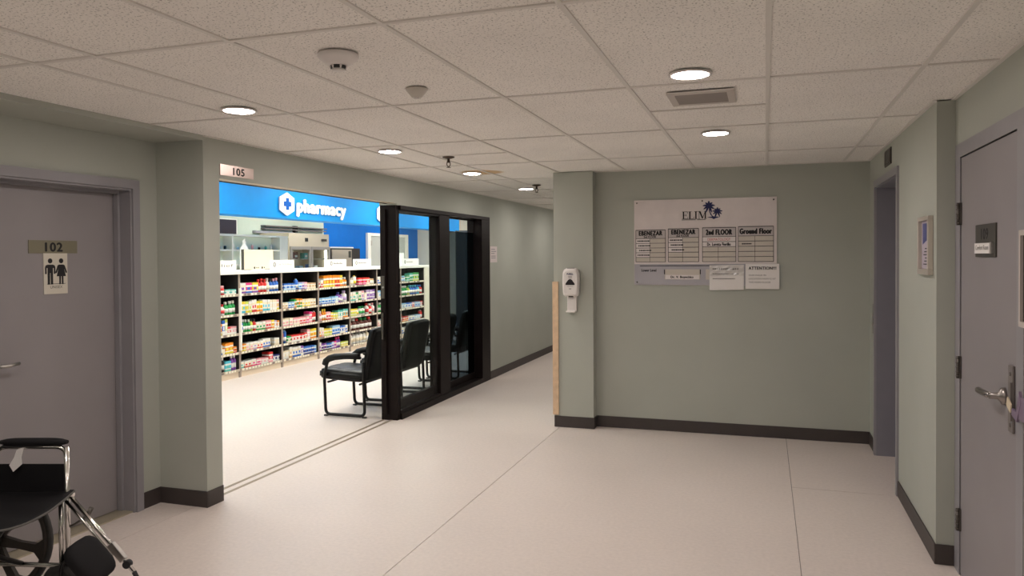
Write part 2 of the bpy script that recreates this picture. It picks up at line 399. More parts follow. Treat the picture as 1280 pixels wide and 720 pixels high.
lathe(bm, [(.008, 0), (.006, -.004)], (.911, 3.44, 1.13), 'x', 10); lathe(bm, [(.008, 0), (.006, -.004)], (.911, 3.44, .93), 'x', 10)
box(bm, .905, .911, 3.414, 3.426, .95, 1.10)
obj('latch_guard', bm, mat('latch_steel', (.17, .15, .14), .45), d)
# framed notice beyond the door frame and a purple holder on the jamb
t = thing('wall_frame', 'pale framed dark notice on wall just right of door 109', 'picture frame', (XR2, 3.17, 1.33))
bm = bmesh.new()
for a in ((3.05, 3.295, 1.33, 1.35), (3.05, 3.295, 1.67, 1.69), (3.05, 3.068, 1.35, 1.67), (3.277, 3.295, 1.35, 1.67)): box(bm, XR2-.022, XR2-.0005, *a)
obj('frame', bm, mat('pale_frame', (.55, .5, .46), .5), t); obj('picture', B(XR2-.012, XR2-.0005, 3.068, 3.277, 1.35, 1.67), mat('dark_picture', (.02, .012, .014), .5), t)
t = thing('card_holder', 'purple plastic card holder with small yellow label beside the lever of door 109', 'card holder', (.90, 3.30, .985))
bm = bmesh.new(); prism(bm, [(-3.36, .985), (-3.30, .970), (-3.25, 1.05), (-3.27, 1.09), (-3.305, 1.005), (-3.36, 1.010)], ((.90, 0, 0), *FNX), -.003, .006)
box(bm, .895, .9035, 3.18, 3.275, .985, 1.07)
obj('holder', bm, mat('purple_plastic', (.21, .15, .23), .3), t)
bm = bmesh.new(); prism(bm, [(-3.425, 1.012), (-3.375, .990), (-3.362, 1.024), (-3.412, 1.046)], ((.897, 0, 0), *FNX), 0, .004); obj('label', bm, mat('yellowed_label', (.68, .58, .42), .6), t)
# ------------------------------------------------------------------ elevator entrance
e = struct('door_3', B(1.03, 1.06, EY0, EY1, 0, EZ), mat('elevator_door_paint', (.27, .26, .29), .4))
bm = bmesh.new()
for a in ((EY1, 6.695, 0, 2.185), (5.552, EY0, 0, 2.185), (EY0, EY1, EZ, 2.185)): box(bm, XR-.014, XR, *a)
obj('door_frame', bm, FRAMEP, e)
bm = bmesh.new(); box(bm, XR, 1.03, EY1-.006, EY1, 0, EZ); box(bm, XR, 1.03, EY0, EY0+.006, 0, EZ); box(bm, XR, 1.03, EY0, EY1, EZ-.006, EZ)
obj('door_jamb', bm, mat('jamb_paint', (.22, .215, .25), .4, noise=.03), e)
t = thing('floor_indicator', 'small dark louvred panel above the elevator doorway', 'vent', (XR, 6.0, 2.232))
obj('panel', B(XR-.008, XR-.0005, 5.86, 6.145, 2.235, 2.35), mat('dark_panel', (.06, .052, .045), .5), t)
for k in range(4): obj('louvre', B(XR-.013, XR-.008, 5.875+.068*k, 5.928+.068*k, 2.247, 2.338), DARKST, t)
t = thing('call_station', 'narrow dark elevator call plate beside the far jamb', 'call button', (XR, 6.77, .96))
obj('plate', B(XR-.006, XR-.0005, 6.735, 6.80, .96, 1.20), DARKST, t)
for z in (1.10, 1.03):
    bm = bmesh.new(); lathe(bm, [(.014, 0), (.014, -.006), (.01, -.008)], (XR-.006, 6.767, z), 'x', 12); obj('button', bm, STEEL, t)
# framed leaflet on right wall
t = thing('leaflet_frame', 'slim silver frame with blue and white notice on right wall', 'picture frame', (XR, 4.62, 1.49))
bm = bmesh.new()
y0, y1, z0, z1 = 4.475, 4.77, 1.492, 1.805
for a in ((y0, y1, z0, z0+.03), (y0, y1, z1-.022, z1), (y0, y0+.03, z0+.03, z1-.022), (y1-.03, y1, z0+.03, z1-.022)): box(bm, XR-.026, XR-.0005, *a, bev=.002)
obj('frame', bm, mat('silver_frame', (.55, .5, .44), .35, .3), t)
lf = obj('leaflet', B(XR-.008, XR-.0005, y0+.03, y1-.03, z0+.03, z1-.022), mat('lilac_paper', (.50, .44, .52), .5), t)
bm = bmesh.new(); prism(bm, [(-4.71, 1.655), (-4.71, 1.77), (-4.535, 1.77), (-4.535, 1.69)], ((XR-.008, 0, 0), *FNX), .0002, .001); obj('printed_block', bm, mat('blue_print', (.07, .085, .25), .5), lf)
bm = bmesh.new()
for k in range(6): box(bm, XR-.009, XR-.0082, 4.55, 4.69-.02*(k % 3), 1.545+.017*k, 1.550+.017*k)
obj('printed_lines', bm, BLACK, lf)
# ------------------------------------------------------------------ ceiling fittings
def lamp(x, y, lab):
    t = thing('ceiling_light', lab, 'ceiling light', (x, y, ZC), 0, 'round flush ceiling lights')
    bm = bmesh.new(); lathe(bm, [(.078, 0), (.092, 0), (.092, -.006), (.078, -.008), (.078, 0)], (0, 0, 0), 'z', 28); obj('trim_ring', bm, WHITEP, t, local=True)
    bm = bmesh.new(); lathe(bm, [(.077, -.001), (.076, -.006), (.06, -.010), (.03, -.012), (.0, -.0125)], (0, 0, 0), 'z', 28); obj('lens', bm, LEDM, t, local=True)
for x, y, lab in ((-2.63, 3.36, 'round white ceiling light above door 102 and the pillar'), (-2.62, 5.04, 'round white ceiling light above the shop opening'),
                  (-2.60, 6.64, 'round white ceiling light with a brown stain beside it'), (-2.62, 8.40, 'farthest round white ceiling light down the corridor'),
                  (-.305, 3.36, 'round white ceiling light nearest the air vent'), (-.30, 5.03, 'round white ceiling light nearest the directory wall')):
    lamp(x, y, lab)
for k in range(3):
    for x, s in ((-2.63, 'left'), (-.305, 'right')):
        lamp(x, 1.68*(1-k), 'round white ceiling light behind the viewer on the %s, number %s back' % (s, ('one', 'two', 'three')[k]))
for k in range(3): lamp(-2.62, 10.1+1.7*k, 'round white ceiling light hidden down the corridor, %s past the column' % ('first', 'second', 'third')[k])
t = thing('smoke_detector', 'large round white smoke detector with stepped body on ceiling', 'smoke detector', (-1.555, 2.575, ZC))
bm = bmesh.new(); lathe(bm, [(.0, 0), (.076, 0), (.078, -.012), (.072, -.020), (.062, -.024), (.05, -.036), (.036, -.044)], (0, 0, 0), 'z', 32); obj('body', bm, WHITEP, t, local=True)
bm = bmesh.new(); lathe(bm, [(.030, -.040), (.030, -.056)], (0, 0, 0), 'z', 20); obj('sensing_chamber', bm, mat('dark_gap', (.02, .02, .02), .4), t, local=True)
bm = bmesh.new()
for k in range(6):
    a = k*PI/3+.3; tube(bm, [(.033*math.cos(a), .033*math.sin(a), -.042), (.026*math.cos(a), .026*math.sin(a), -.057)], .004, 6)
obj('cage_rib', bm, WHITEP, t, local=True)
bm = bmesh.new(); lathe(bm, [(.024, -.056), (.024, -.062), (.0, -.063)], (0, 0, 0), 'z', 20); obj('cap', bm, WHITEP, t, local=True)
t = thing('ceiling_sensor', 'small white conical sensor on ceiling right of the smoke detector', 'sensor', (-1.535, 3.225, ZC))
bm = bmesh.new(); lathe(bm, [(.0, 0), (.052, 0), (.052, -.004), (.024, -.038), (.02, -.040)], (0, 0, 0), 'z', 28); obj('body', bm, mat('ivory_plastic', (.62, .58, .52), .4), t, local=True)
bm = bmesh.new(); lathe(bm, [(.012, -.038), (.012, -.046), (.0, -.047)], (0, 0, 0), 'z', 14); obj('tip', bm, WHITEP, t, local=True)
def sprinkler(x, y, lab):
    t = thing('sprinkler', lab, 'sprinkler', (x, y, ZC), 0, 'ceiling sprinklers')
    br = mat('dark_brass', (.10, .07, .05), .4, .7)
    bm = bmesh.new(); lathe(bm, [(0, 0), (.048, 0), (.046, -.008), (.018, -.016), (.012, -.016)], (0, 0, 0), 'z', 20); obj('escutcheon', bm, br, t, local=True)
    bm = bmesh.new(); lathe(bm, [(.010, -.01), (.010, -.035), (.014, -.036), (.014, -.046)], (0, 0, 0), 'z', 12)
    for s in (-1, 1): tube(bm, smooth_path([(s*.012, 0, -.044), (s*.016, 0, -.062), (0, 0, -.082)], .01), .0035, 6)
    obj('frame', bm, br, t, local=True)
    bm = bmesh.new(); lathe(bm, [(0, -.080), (.018, -.081), (.018, -.084), (0, -.085)], (0, 0, 0), 'z', 14); obj('deflector', bm, br, t, local=True)
sprinkler(-2.345, 5.49, 'dark pendent sprinkler head nearer, above the glass door frame'); sprinkler(-2.375, 8.0, 'dark pendent sprinkler head farther down the corridor')
t = thing('air_vent', 'rectangular grey air vent grille in ceiling beside round light', 'vent', (-.295, 3.87, ZC))
bm = bmesh.new(); X0, X1, Y0, Y1 = -.452, -.138, 3.712, 4.03
for a in ((X0, X1, Y0, Y0+.045), (X0, X1, Y1-.045, Y1), (X0, X0+.035, Y0+.045, Y1-.045), (X1-.035, X1, Y0+.045, Y1-.045)): box(bm, *a, ZC-.008, ZC-.0005)
obj('frame', bm, mat('vent_metal', (.55, .5, .46), .5), t)
obj('backing', B(X0+.035, X1-.035, Y0+.045, Y1-.045, ZC-.003, ZC-.0005), mat('dark_gap', (.02, .02, .02)), t)
for k in range(10):
    y = Y0+.050+k*.0225; bm = bmesh.new(); prism(bm, [(y, ZC-.003), (y+.014, ZC-.011), (y+.016, ZC-.010), (y+.003, ZC-.002)], ((0, 0, 0), (0, 1, 0), (0, 0, 1)), X0+.035, X1-.035); obj('slat', bm, mat('slat_metal', (.30, .27, .25), .5), t)
# ------------------------------------------------------------------ directory board
t = thing('directory_board', 'brushed metal building directory with four listings on back wall', 'sign', (-.525, YB, 1.335))
bd = obj('panel', B(-1.146, .096, YB-.012, YB-.0005, 1.335, 2.11), mat('silver_board', (.71, .645, .635), .4, .0, noise=.04), t)
obj('lower_band', B(-1.144, .094, YB-.0135, YB-.012, 1.337, 1.525), mat('grey_blue_band', (.42, .41, .45), .45, 0), t)
for x, z in ((-1.12, 2.085), (-.535, 2.09), (.07, 2.085), (-1.12, 1.36), (.07, 1.36)):
    bm = bmesh.new(); lathe(bm, [(.0, -.018), (.006, -.017), (.007, -.012)], (x, YB, z), 'y', 10); obj('screw', bm, DARKST, t)
YF = YB-.0135
OB = (0, YF, 0)
def bars(rects): 
    bm = bmesh.new()
    for a in rects: box(bm, a[0], a[1], YF-.002, YF+.0012, a[2], a[3])
    return bm
# board pixel helper: fractions of crop measured on the photo -> metres
def bx_(u): return -1.146+(u-793.5)/(971-793.5)*1.242
def bz_(v): return 2.11-(v-248.5)/(355.5-248.5)*.775
# serif lettering ELIM as strokes
bm = bmesh.new()
zb, zt = bz_(273.4), bz_(264.0); hh = zt-zb
def P(pts, x): prism(bm, [(x+a*hh, zb+b_*hh) for a, b_ in pts], (OB, *FNY), .0002, .0016)
x = bx_(855.5)
for q in ([(0, 0), (.42, 0), (.42, .05), (0, .05)], [(.1, .04), (.26, .04), (.26, .96), (.1, .96)], [(0, .95), (.72, .95), (.72, 1), (0, 1)], [(.66, .75), (.72, .75), (.72, .96), (.68, .96)], [(.26, .49), (.55, .49), (.55, .54), (.26, .54)], [(.52, .4), (.56, .4), (.56, .63), (.52, .63)], [(.26, 0), (.74, 0), (.76, .06), (.26, .06)], [(.7, .05), (.76, .05), (.79, .28), (.75, .28)]): P(q, x)
x = bx_(863.5)
for q in ([(0, 0), (.4, 0), (.4, .05), (0, .05)], [(.1, .04), (.26, .04), (.26, .96), (.1, .96)], [(0, .95), (.4, .95), (.4, 1), (0, 1)], [(.26, 0), (.7, 0), (.72, .06), (.26, .06)], [(.66, .05), (.72, .05), (.76, .3), (.72, .3)]): P(q, x)
x = bx_(871)
for q in ([(0, 0), (.4, 0), (.4, .05), (0, .05)], [(.12, .04), (.28, .04), (.28, .96), (.12, .96)], [(0, .95), (.4, .95), (.4, 1), (0, 1)]): P(q, x)
x = bx_(875.5)
for q in ([(0, 0), (.3, 0), (.3, .05), (0, .05)], [(.12, .04), (.17, .04), (.17, .96), (.12, .96)], [(0, .95), (.3, .95), (.3, 1), (0, 1)], [(.12, 1), (.32, 1), (.62, .22), (.52, .02)], [(.52, .02), (.60, .02), (.95, .96), (.9, .96)], [(.86, .04), (1.02, .04), (1.02, .96), (.86, .96)], [(.8, .95), (1.12, .95), (1.12, 1), (.8, 1)], [(.76, 0), (1.12, 0), (1.12, .05), (.76, .05)]): P(q, x)
obj('lettering', bm, BLACK, t)
obj('underline', bars([(bx_(855), bx_(872.5), bz_(273.8)-.006, bz_(273.8)-.002), (bx_(874.5), bx_(885), bz_(273.8)-.006, bz_(273.8)-.002)]), BLACK, t)
# palm tree emblem
bm = bmesh.new()
def blob(cx, cz, ang, L, wd, y=.0016):
    A = Vector((math.cos(ang), math.sin(ang))); N = Vector((-A.y, A.x)); n = 6; up, lo = [], []
    for k in range(n+1):
        s = k/n; c = A*(L*s)+Vector((0, -.22*L*s*s)); wv = wd*math.sin(PI*min(1, .12+.88*s))**.7
        up.append((cx+c.x+N.x*wv, cz+c.y+N.y*wv)); lo.append((cx+c.x-N.x*wv, cz+c.y-N.y*wv))
    prism(bm, up+lo[::-1], (OB, *FNY), .0002, y)
def palm(cx, cz, L):
    for k in range(9): blob(cx, cz, math.radians(-62+k*38), L*(1 if k % 2 == 0 else .9), L*.15, .0012+.0002*k)
palm(bx_(889), bz_(257.5), .058); palm(bx_(899.5), bz_(264.5), .048)
def trunk(pts, w0, w1):
    up, lo = [], []; n = len(pts)
    for i, p in enumerate(pts):
        wv = w0+(w1-w0)*i/(n-1); up.append((p[0]-wv, p[1])); lo.append((p[0]+wv, p[1]))
    prism(bm, up+lo[::-1], (OB, *FNY), .0002, .0013)
trunk([(bx_(889.3), bz_(258)), (bx_(889.8), bz_(264)), (bx_(892), bz_(269)), (bx_(895), bz_(272))], .003, .007)
trunk([(bx_(899.3), bz_(265)), (bx_(898), bz_(269)), (bx_(896), bz_(272))], .003, .006)
prism(bm, [(bx_(886.5), bz_(271.6)), (bx_(895), bz_(270.6)), (bx_(903), bz_(271.4)), (bx_(897), bz_(273.2)), (bx_(895), bz_(274.2)), (bx_(893), bz_(272.8))], (OB, *FNY), .0002, .0015)
obj('palm_emblem', bm, NAVY, t)
# four listing blocks
blocks = [(795.8, 834.2, 286.3, 326.4), (837.8, 876.2, 285.2, 326.4), (881.0, 922.0, 284.6, 326.4), (925.0, 967.0, 284.0, 326.4)]
strip = mat('listing_strip', (.58, .53, .47), .4)
stripw = mat('listing_strip_white', (.76, .71, .70), .5)
for bi, (u0, u1, v0, v1) in enumerate(blocks):
    a0, a1, c1, c0 = bx_(u0), bx_(u1), bz_(v0), bz_(v1)
    bl = obj('listing', B(a0, a1, YF-.0015, YF+.001, c0, c1), mat('listing_back', (.52, .475, .47), .45), t)
    zh = c1-(c1-c0)*.26; rh = (zh-c0)/5
    rs = [(a0, a1, c1-.003, c1+.003), (a0-.002, a0+.002, c0, c1), (a1-.002, a1+.002, c0, c1), (a0, a1, c0-.002, c0+.002)]
    for k in range(5): rs.append((a0, a1, zh-rh*k-.004, zh-rh*k))
    for k in range(5):
        wide = bi == 2 and k < 2
        m_ = stripw if (bi, k) in ((0, 0), (0, 1), (0, 2), (0, 3), (1, 0), (1, 1), (1, 2), (2, 0), (2, 1)) else strip
        mid = a0+(a1-a0)*.47
        for (p, q, mm) in ([(a0+.003, a1-.003, m_)] if wide else [(a0+.003, mid, m_), (mid+.003, a1-.003, strip)]):
            obj('name_strip', B(p, q, YF-.003, YF-.0015, zh-rh*(k+1)+.001, zh-rh*k-.005), mm, bl)
        if not wide: rs.append((mid, mid+.003, zh-rh*(k+1), zh-rh*k))
    bm = bmesh.new()
    for a in rs: box(bm, a[0], a[1], YF-.0036, YF-.001, a[2], a[3])
    obj('rules', bm, mat('dark_rule', (.03, .026, .026), .5), bl)
    O2 = (0, YF-.003, 0); hd = c1-zh
    if bi < 2:
        text('lettering', 'EBENEZAR', BLACK, bl, (0, YF-.0015, 0), FNY, a0+.030, a1-.030, zh+hd*.36, c1-hd*.12, bold=.07)
        text('lettering', '2nd FLOOR', BLACK, bl, (0, YF-.0015, 0), FNY, a0+.072, a1-.085, zh+hd*.06, zh+hd*.29, bold=.06)
        n = 4 if bi == 0 else 3
        for k in range(n):
            z = zh-rh*(k+.5)-.002
            bm = bmesh.new(); xx = a0+.014+.008*(k % 3)
            for q in range(6):
                wq = .011+.005*((q*7+k*3) % 3); box(bm, xx, xx+wq, YF-.0036, YF-.003, z-.006, z+.005); xx += wq+.003
            obj('printed_line', bm, BLACK, bl)
    else:
        text('lettering', ('2nd FLOOR', 'Ground Floor')[bi-2], BLACK, bl, (0, YF-.0015, 0), FNY, a0+(.032, .014)[bi-2], a1-(.034, .016)[bi-2], zh+hd*.2, c1-hd*.22, bold=.07)
        if bi == 2:
            text('lettering', 'DERMATOLOGY', REDP, bl, O2, FNY, a0+.045, a1-.045, zh-rh*.85, zh-rh*.32)
            text('lettering', 'Dr. Loretta Fiorillo', BLACK, bl, O2, FNY, a0+.042, a1-.045, zh-rh*1.85, zh-rh*1.25, bold=.05)
        else:
            bm = bmesh.new(); z = zh-rh*1.55
            for q in range(6): box(bm, a0+.03+.014*q, a0+.041+.014*q, YF-.0036, YF-.003, z-.006, z+.005)
            obj('printed_line', bm, BLACK, bl)
obj('divider_line', bars([(bx_(801), bx_(930), bz_(331.4)-.003, bz_(331.4)+.003)]), BLACK, t)
text('lettering', 'Lower Level', BLACK, t, (0, YF-.0002, 0), FNY, bx_(803.2), bx_(822.2), bz_(338.6), bz_(335.4), bold=.05)
hl = obj('name_holder', B(bx_(833.2), bx_(878), YF-.004, YF+.001, bz_(348.5), bz_(335.8)), strip, t)
obj('name_card', B(bx_(834), bx_(877), YF-.0055, YF-.004, bz_(348.2), bz_(342.8)), stripw, hl)
text('lettering', 'Dr. V. Boyechko', BLACK, hl, (0, YF-.0055, 0), FNY, bx_(841), bx_(869.5), bz_(347.6), bz_(344), bold=.05)
for u in (833, 878.2): obj('clip', B(bx_(u)-.004, bx_(u)+.004, YF-.006, YF, bz_(342), bz_(336)), BLACK, hl)
obj('name_holder', B(bx_(885), bx_(929), YF-.004, YF+.001, bz_(348.5), bz_(335.8)), strip, t)
# paper notices taped over the board
t = thing('taped_notice', 'white paper notice under wrinkled clear tape on directory corner', 'notice', (-.325, YB, 1.29))
bm = bmesh.new(); prism(bm, [(-.473, 1.291), (-.180, 1.297), (-.178, 1.517), (-.473, 1.511)], ((0, YB-.023, 0), *FNY), 0, .0015); pp = obj('paper', bm, WHITE, t)
random.seed(3)
bm = bmesh.new(); z0 = 1.474
for zz, x0, x1, hgt in ((1.481, -.445, -.225, .016), (1.437, -.445, -.22, .007), (1.394, -.445, -.255, .007)):
    x = x0
    while x < x1:
        wd = random.uniform(.008, .02); box(bm, x, min(x+wd, x1), YB-.0256, YB-.0244, zz-hgt/2, zz+hgt/2); x += wd+.004
obj('printed_lines', bm, mat('grey_print2', (.12, .11, .11), .7), t)
bm = bmesh.new(); n = 14; vs = []
for i in range(n+1):
    for j in range(5):
        vs.append(bm.verts.new((-.473+.295*i/n, YB-.027-random.uniform(0, .005), 1.42+.092*j/4)))
for i in range(n):
    for j in range(4): bm.faces.new((vs[i*5+j], vs[(i+1)*5+j], vs[(i+1)*5+j+1], vs[i*5+j+1]))
obj('clear_tape', bm, glass_mat('clear_tape', (.95, .95, .95), .18, .18), t)
t = thing('attention_notice', 'white notice card headed attention at lower right of directory', 'notice', (-.025, YB, 1.30))
obj('card', B(-.165, .117, YB-.024, YB-.020, 1.304, 1.525, bev=.0015), WHITE, t)
OA = (0, YB-.024, 0)
text('lettering', 'ATTENTION!!!', BLACK, t, OA, FNY, -.138, .090, 1.474, 1.500, bold=.05)
for k, (s, x1) in enumerate((('OUR WALK IN', .005), ('LOCATION NOW IS AT', .085), ('THE MAIN FLOOR', .045))):
    text('lettering', s, mat('grey_print2', (.12, .11, .11)), t, OA, FNY, -.138, x1, 1.418-.031*k, 1.433-.031*k)
# hand sanitiser dispenser
t = thing('sanitizer_dispenser', 'white wall hand sanitizer dispenser with grey window on the column', 'dispenser', (-1.705, YCOL, 1.08))
dx = -1.705
bm = bmesh.new()
prof = [(-.074, 1.27), (-.070, 1.243), (-.055, 1.232), (.055, 1.232), (.070, 1.243), (.074, 1.27), (.078, 1.36), (.076, 1.45), (.066, 1.478), (.04, 1.492), (-.04, 1.492), (-.066, 1.478), (-.076, 1.45), (-.078, 1.36)]
rings = []
for dd, sc in ((.0005, .97), (.06, 1.0), (.085, .95), (.094, .80)):
    rings.append([bm.verts.new((dx+a*sc, YCOL-dd, 1.362+(b_-1.362)*(sc if dd > .02 else .99))) for a, b_ in prof])
for A, C_ in zip(rings, rings[1:]):
    for k in range(len(prof)):
        f_ = bm.faces.new((A[k], A[(k+1) % len(prof)], C_[(k+1) % len(prof)], C_[k])); f_.smooth = True
bm.faces.new(rings[0]); bm.faces.new(rings[-1][::-1]); bmesh.ops.recalc_face_normals(bm, faces=bm.faces)
obj('housing', bm, WHITEP, t)
bm = bmesh.new(); box(bm, dx-.045, dx+.045, YCOL-.03, YCOL-.0005, 1.085, 1.245, bev=.008); box(bm, dx-.045, dx+.045, YCOL-.085, YCOL-.03, 1.083, 1.098, bev=.006); obj('drip_tray', bm, WHITEP, t)
bm = bmesh.new(); prism(bm, [(dx-.043, 1.338), (dx+.043, 1.338), (dx+.042, 1.352), (dx+.02, 1.382), (dx+.006, 1.392), (dx-.006, 1.392), (dx-.02, 1.382), (dx-.042, 1.352)], ((0, YCOL-.0935, 0), *FNY), 0, .002); obj('window', bm, mat('dark_window', (.03, .025, .03), .2), t)
text('lettering', 'PURELL', NAVY, t, (0, YCOL-.094, 0), FNY, dx-.03, dx+.03, 1.430, 1.447, bold=.05)
bm = bmesh.new()
for a in ((-.018, .018, 1.412, 1.417), (-.016, .02, 1.403, 1.407), (-.03, .03, 1.323, 1.326), (-.01, .01, 1.298, 1.306)): box(bm, dx+a[0], dx+a[1], YCOL-.0952, YCOL-.0938, a[2], a[3])
obj('small_print', bm, mat('grey_print3', (.3, .28, .3), .7), t)
bm = bmesh.new(); box(bm, dx-.035, dx+.035, YCOL-.07, YCOL-.045, 1.487, 1.4935); obj('latch', bm, mat('brown_latch', (.08, .05, .04), .5), t)
obj('nozzle', B(dx-.02, dx+.02, YCOL-.075, YCOL-.045, 1.224, 1.236), DARKST, t)
# 105 plate and paper notice on the corridor wall
t = thing('room_plate', 'brushed silver plate numbered 105 on header above shop opening', 'sign', (XL, 4.3, 2.15))
obj('plate', B(XL+.0005, XL+.005, 4.155, 4.50, 2.155, 2.228), mat('pinkish_brushed_metal', (.62, .50, .46), .3, .6), t)
text('lettering', '105', BLACK, t, (XL+.005, 0, 0), FX, 4.285, 4.40, 2.166, 2.214, bold=.05)
t = thing('wall_notice', 'small white paper notice on corridor wall beside glass door frame', 'notice', (XL, 9.47, 1.52))
obj('paper', B(XL+.0005, XL+.003, 9.335, 9.60, 1.527, 1.737), mat('pinkish_paper', (.70, .62, .62), .6), t)
bm = bmesh.new()
for z, x1 in ((1.70, 9.52), (1.672, 9.56), (1.645, 9.50), (1.61, 9.54), (1.585, 9.54)): box(bm, XL+.003, XL+.0036, 9.37, x1, z-.005, z+.005)
obj('printed_lines', bm, mat('grey_print3', (.3, .28, .3)), t)
# ================================================================== SHOP SHELL
struct('wall_shop_back', B(-9.4, -9.2, 4.15, 14.55, 0, 2.9), PALE)
struct('wall_shop_back_blue', B(-9.4, -9.2, 14.55, 19.3, 0, 2.9), BLUEW)
struct('wall_shop_end', B(-9.4, -3.6, 19.3, 19.5, 0, 2.9), CREAMW)
struct('wall_fascia', B(-7.10, -6.75, 4.15, 16.4, 2.193, 2.9), BULK)
struct('ceiling_shop', B(-9.4, -3.6, 4.15, 19.4, 2.9, 2.95), BRIGHT)
for i, (x, y) in enumerate([(x, y) for x in (-4.95, -6.0, -8.1) for y in (5.2, 7.6, 10.0, 12.4, 14.8, 17.2)]):
    t = thing('panel_light', 'rectangular ceiling panel light inside the shop, %s row, %s along' % (('window', 'middle', 'rear')[i//6], ('first', 'second', 'third', 'fourth', 'fifth', 'sixth')[i % 6]), 'ceiling light', (x, y, 2.9), 0, 'shop ceiling panel lights')
    obj('frame', B(x-.32, x+.32, y-.62, y+.62, 2.888, 2.8995), WHITEP, t); obj('diffuser', B(x-.29, x+.29, y-.59, y+.59, 2.884, 2.888), PANELM, t)
struct('trim_2', B(-3.50, XL-.002, 4.152, 6.688, 2.129, 2.131), mat('cream_head_track', (.62, .55, .42), .4))
struct('trim_3', B(-3.52, -3.5005, 4.152, 6.66, 2.124, 2.30), BLACKF)
for n, x in ((4, -3.577), (5, -3.494)):
    bm = bmesh.new(); box(bm, x-.012, x-.004, 4.152, 6.70, 0, .004); box(bm, x+.004, x+.012, 4.152, 6.70, 0, .004)
    struct('trim_%d' % n, bm, mat('track_aluminium', (.42, .36, .28), .4, .5))
# lettering on the fascia
t = thing('pharmacy_sign', 'raised white pharmacy lettering and hexagon cross logo on blue fascia', 'sign', (-6.75, 10.4, 2.23))
OF = (-6.75, 0, 0)
cy_, cz_, ww, h_ = 9.655, 2.402, .175, .170
hexa = [(cy_-ww, cz_+h_*.55), (cy_-ww, cz_-h_*.55), (cy_, cz_-h_), (cy_+ww, cz_-h_*.55), (cy_+ww, cz_+h_*.55), (cy_, cz_+h_)]
bm = bmesh.new(); prism(bm, hexa, (OF, *FX), .012, .035); obj('hexagon', bm, mat('sign_white', (.92, .92, .9), .4), t)
a, b_ = .088, .036
bm = bmesh.new(); prism(bm, [(cy_+p*1.02, cz_+q) for p, q in ((-b_, a), (-b_, b_), (-a, b_), (-a, -b_), (-b_, -b_), (-b_, -a), (b_, -a), (b_, -b_), (a, -b_), (a, b_), (b_, b_), (b_, a))], (OF, *FX), .035, .040); obj('cross', bm, mat('cross_blue', (.005, .09, .40), .5, spec=.1), t)
text('lettering', 'pharmacy', MAT['sign_white'], t, (-6.738, 0, 0), FX, 9.92, 11.31, 2.238, 2.492, depth=.02, bold=.045)
t = thing('hexagon_sign', 'second white hexagon logo half hidden behind the door frame', 'sign', (-6.75, 12.75, 2.23))
bm = bmesh.new(); prism(bm, [(p-cy_+12.60, q) for p, q in hexa], (OF, *FX), .012, .035); obj('hexagon', bm, MAT['sign_white'], t)
# ------------------------------------------------------------------ glass door set in its dark frame
t = thing('sliding_glass_door', 'dark bronze framed glass door set parked at the right of the shop opening', 'door', (-3.5, 8.0, 0))
def fb(name, *a, m=BLACKF, par=None, bev=.003): return obj(name, B(*a, bev=bev), m, par or t)
fb('end_post', -3.60, -3.425, 6.70, 6.755, 0, 2.114)
fb('frame_head', -3.60, -3.40, 6.755, 9.305, 2.072, 2.114)
fb('frame_sill', -3.60, -3.40, 6.755, 9.305, 0, .06)
fb('jamb_post', -3.60, -3.40, 9.01, 9.305, .06, 2.072)
fb('mullion', -3.50, -3.415, 7.73, 8.01, .06, 2.072)
# front fixed leaves and the rear sliding leaf
def leaf(name, x0, x1, y0, y1, st, gm, z0=.06, z1=2.072, rail=.07):
    l = obj(name, B(x0, x1, y0, y0+st, z0, z1), BLACKF, t)
    obj('stile', B(x0, x1, y1-st, y1, z0, z1), BLACKF, l); obj('top_rail', B(x0, x1, y0+st, y1-st, z1-.02, z1), BLACKF, l)
    obj('bottom_rail', B(x0, x1, y0+st, y1-st, z0, z0+rail), BLACKF, l)
    xm = (x0+x1)/2; obj('glass_pane', B(xm-.003, xm+.003, y0+st, y1-st, z0+rail, z1-.02), gm, l)
    return l
leaf('fixed_leaf', -3.46, -3.42, 6.755, 7.73, .004, GLASS, rail=.03)
lf = leaf('sliding_leaf', -3.58, -3.53, 6.672, 7.94, .135, GLASS, rail=.09)
l2 = leaf('sliding_leaf', -3.525, -3.505, 7.98, 9.06, .06, GLASS, rail=.08)
for c in [c for c in bpy.data.objects if c.parent == l2 and c.name.startswith('glass_pane')]: bpy.data.objects.remove(c)
obj('glass_pane', B(-3.518, -3.512, 8.04, 9.00, 1.905, 2.052), GLASS, l2)
obj('tinted_pane', B(-3.518, -3.512, 8.04, 9.00, .14, 1.905), FILM, l2)
bm = bmesh.new(); box(bm, -3.574, -3.536, 6.662, 6.672, 1.20, 1.42, bev=.003); obj('lock_plate', bm, DARKST, lf)
bm = bmesh.new(); lathe(bm, [(.010, 0), (.010, -.012)], (-3.548, 6.664, 1.31), 'y', 12); obj('lock_cylinder', bm, STEEL, lf)
obj('edge_pull', B(-3.566, -3.548, 6.650, 6.672, .80, 1.06, bev=.003), DARKST, lf)
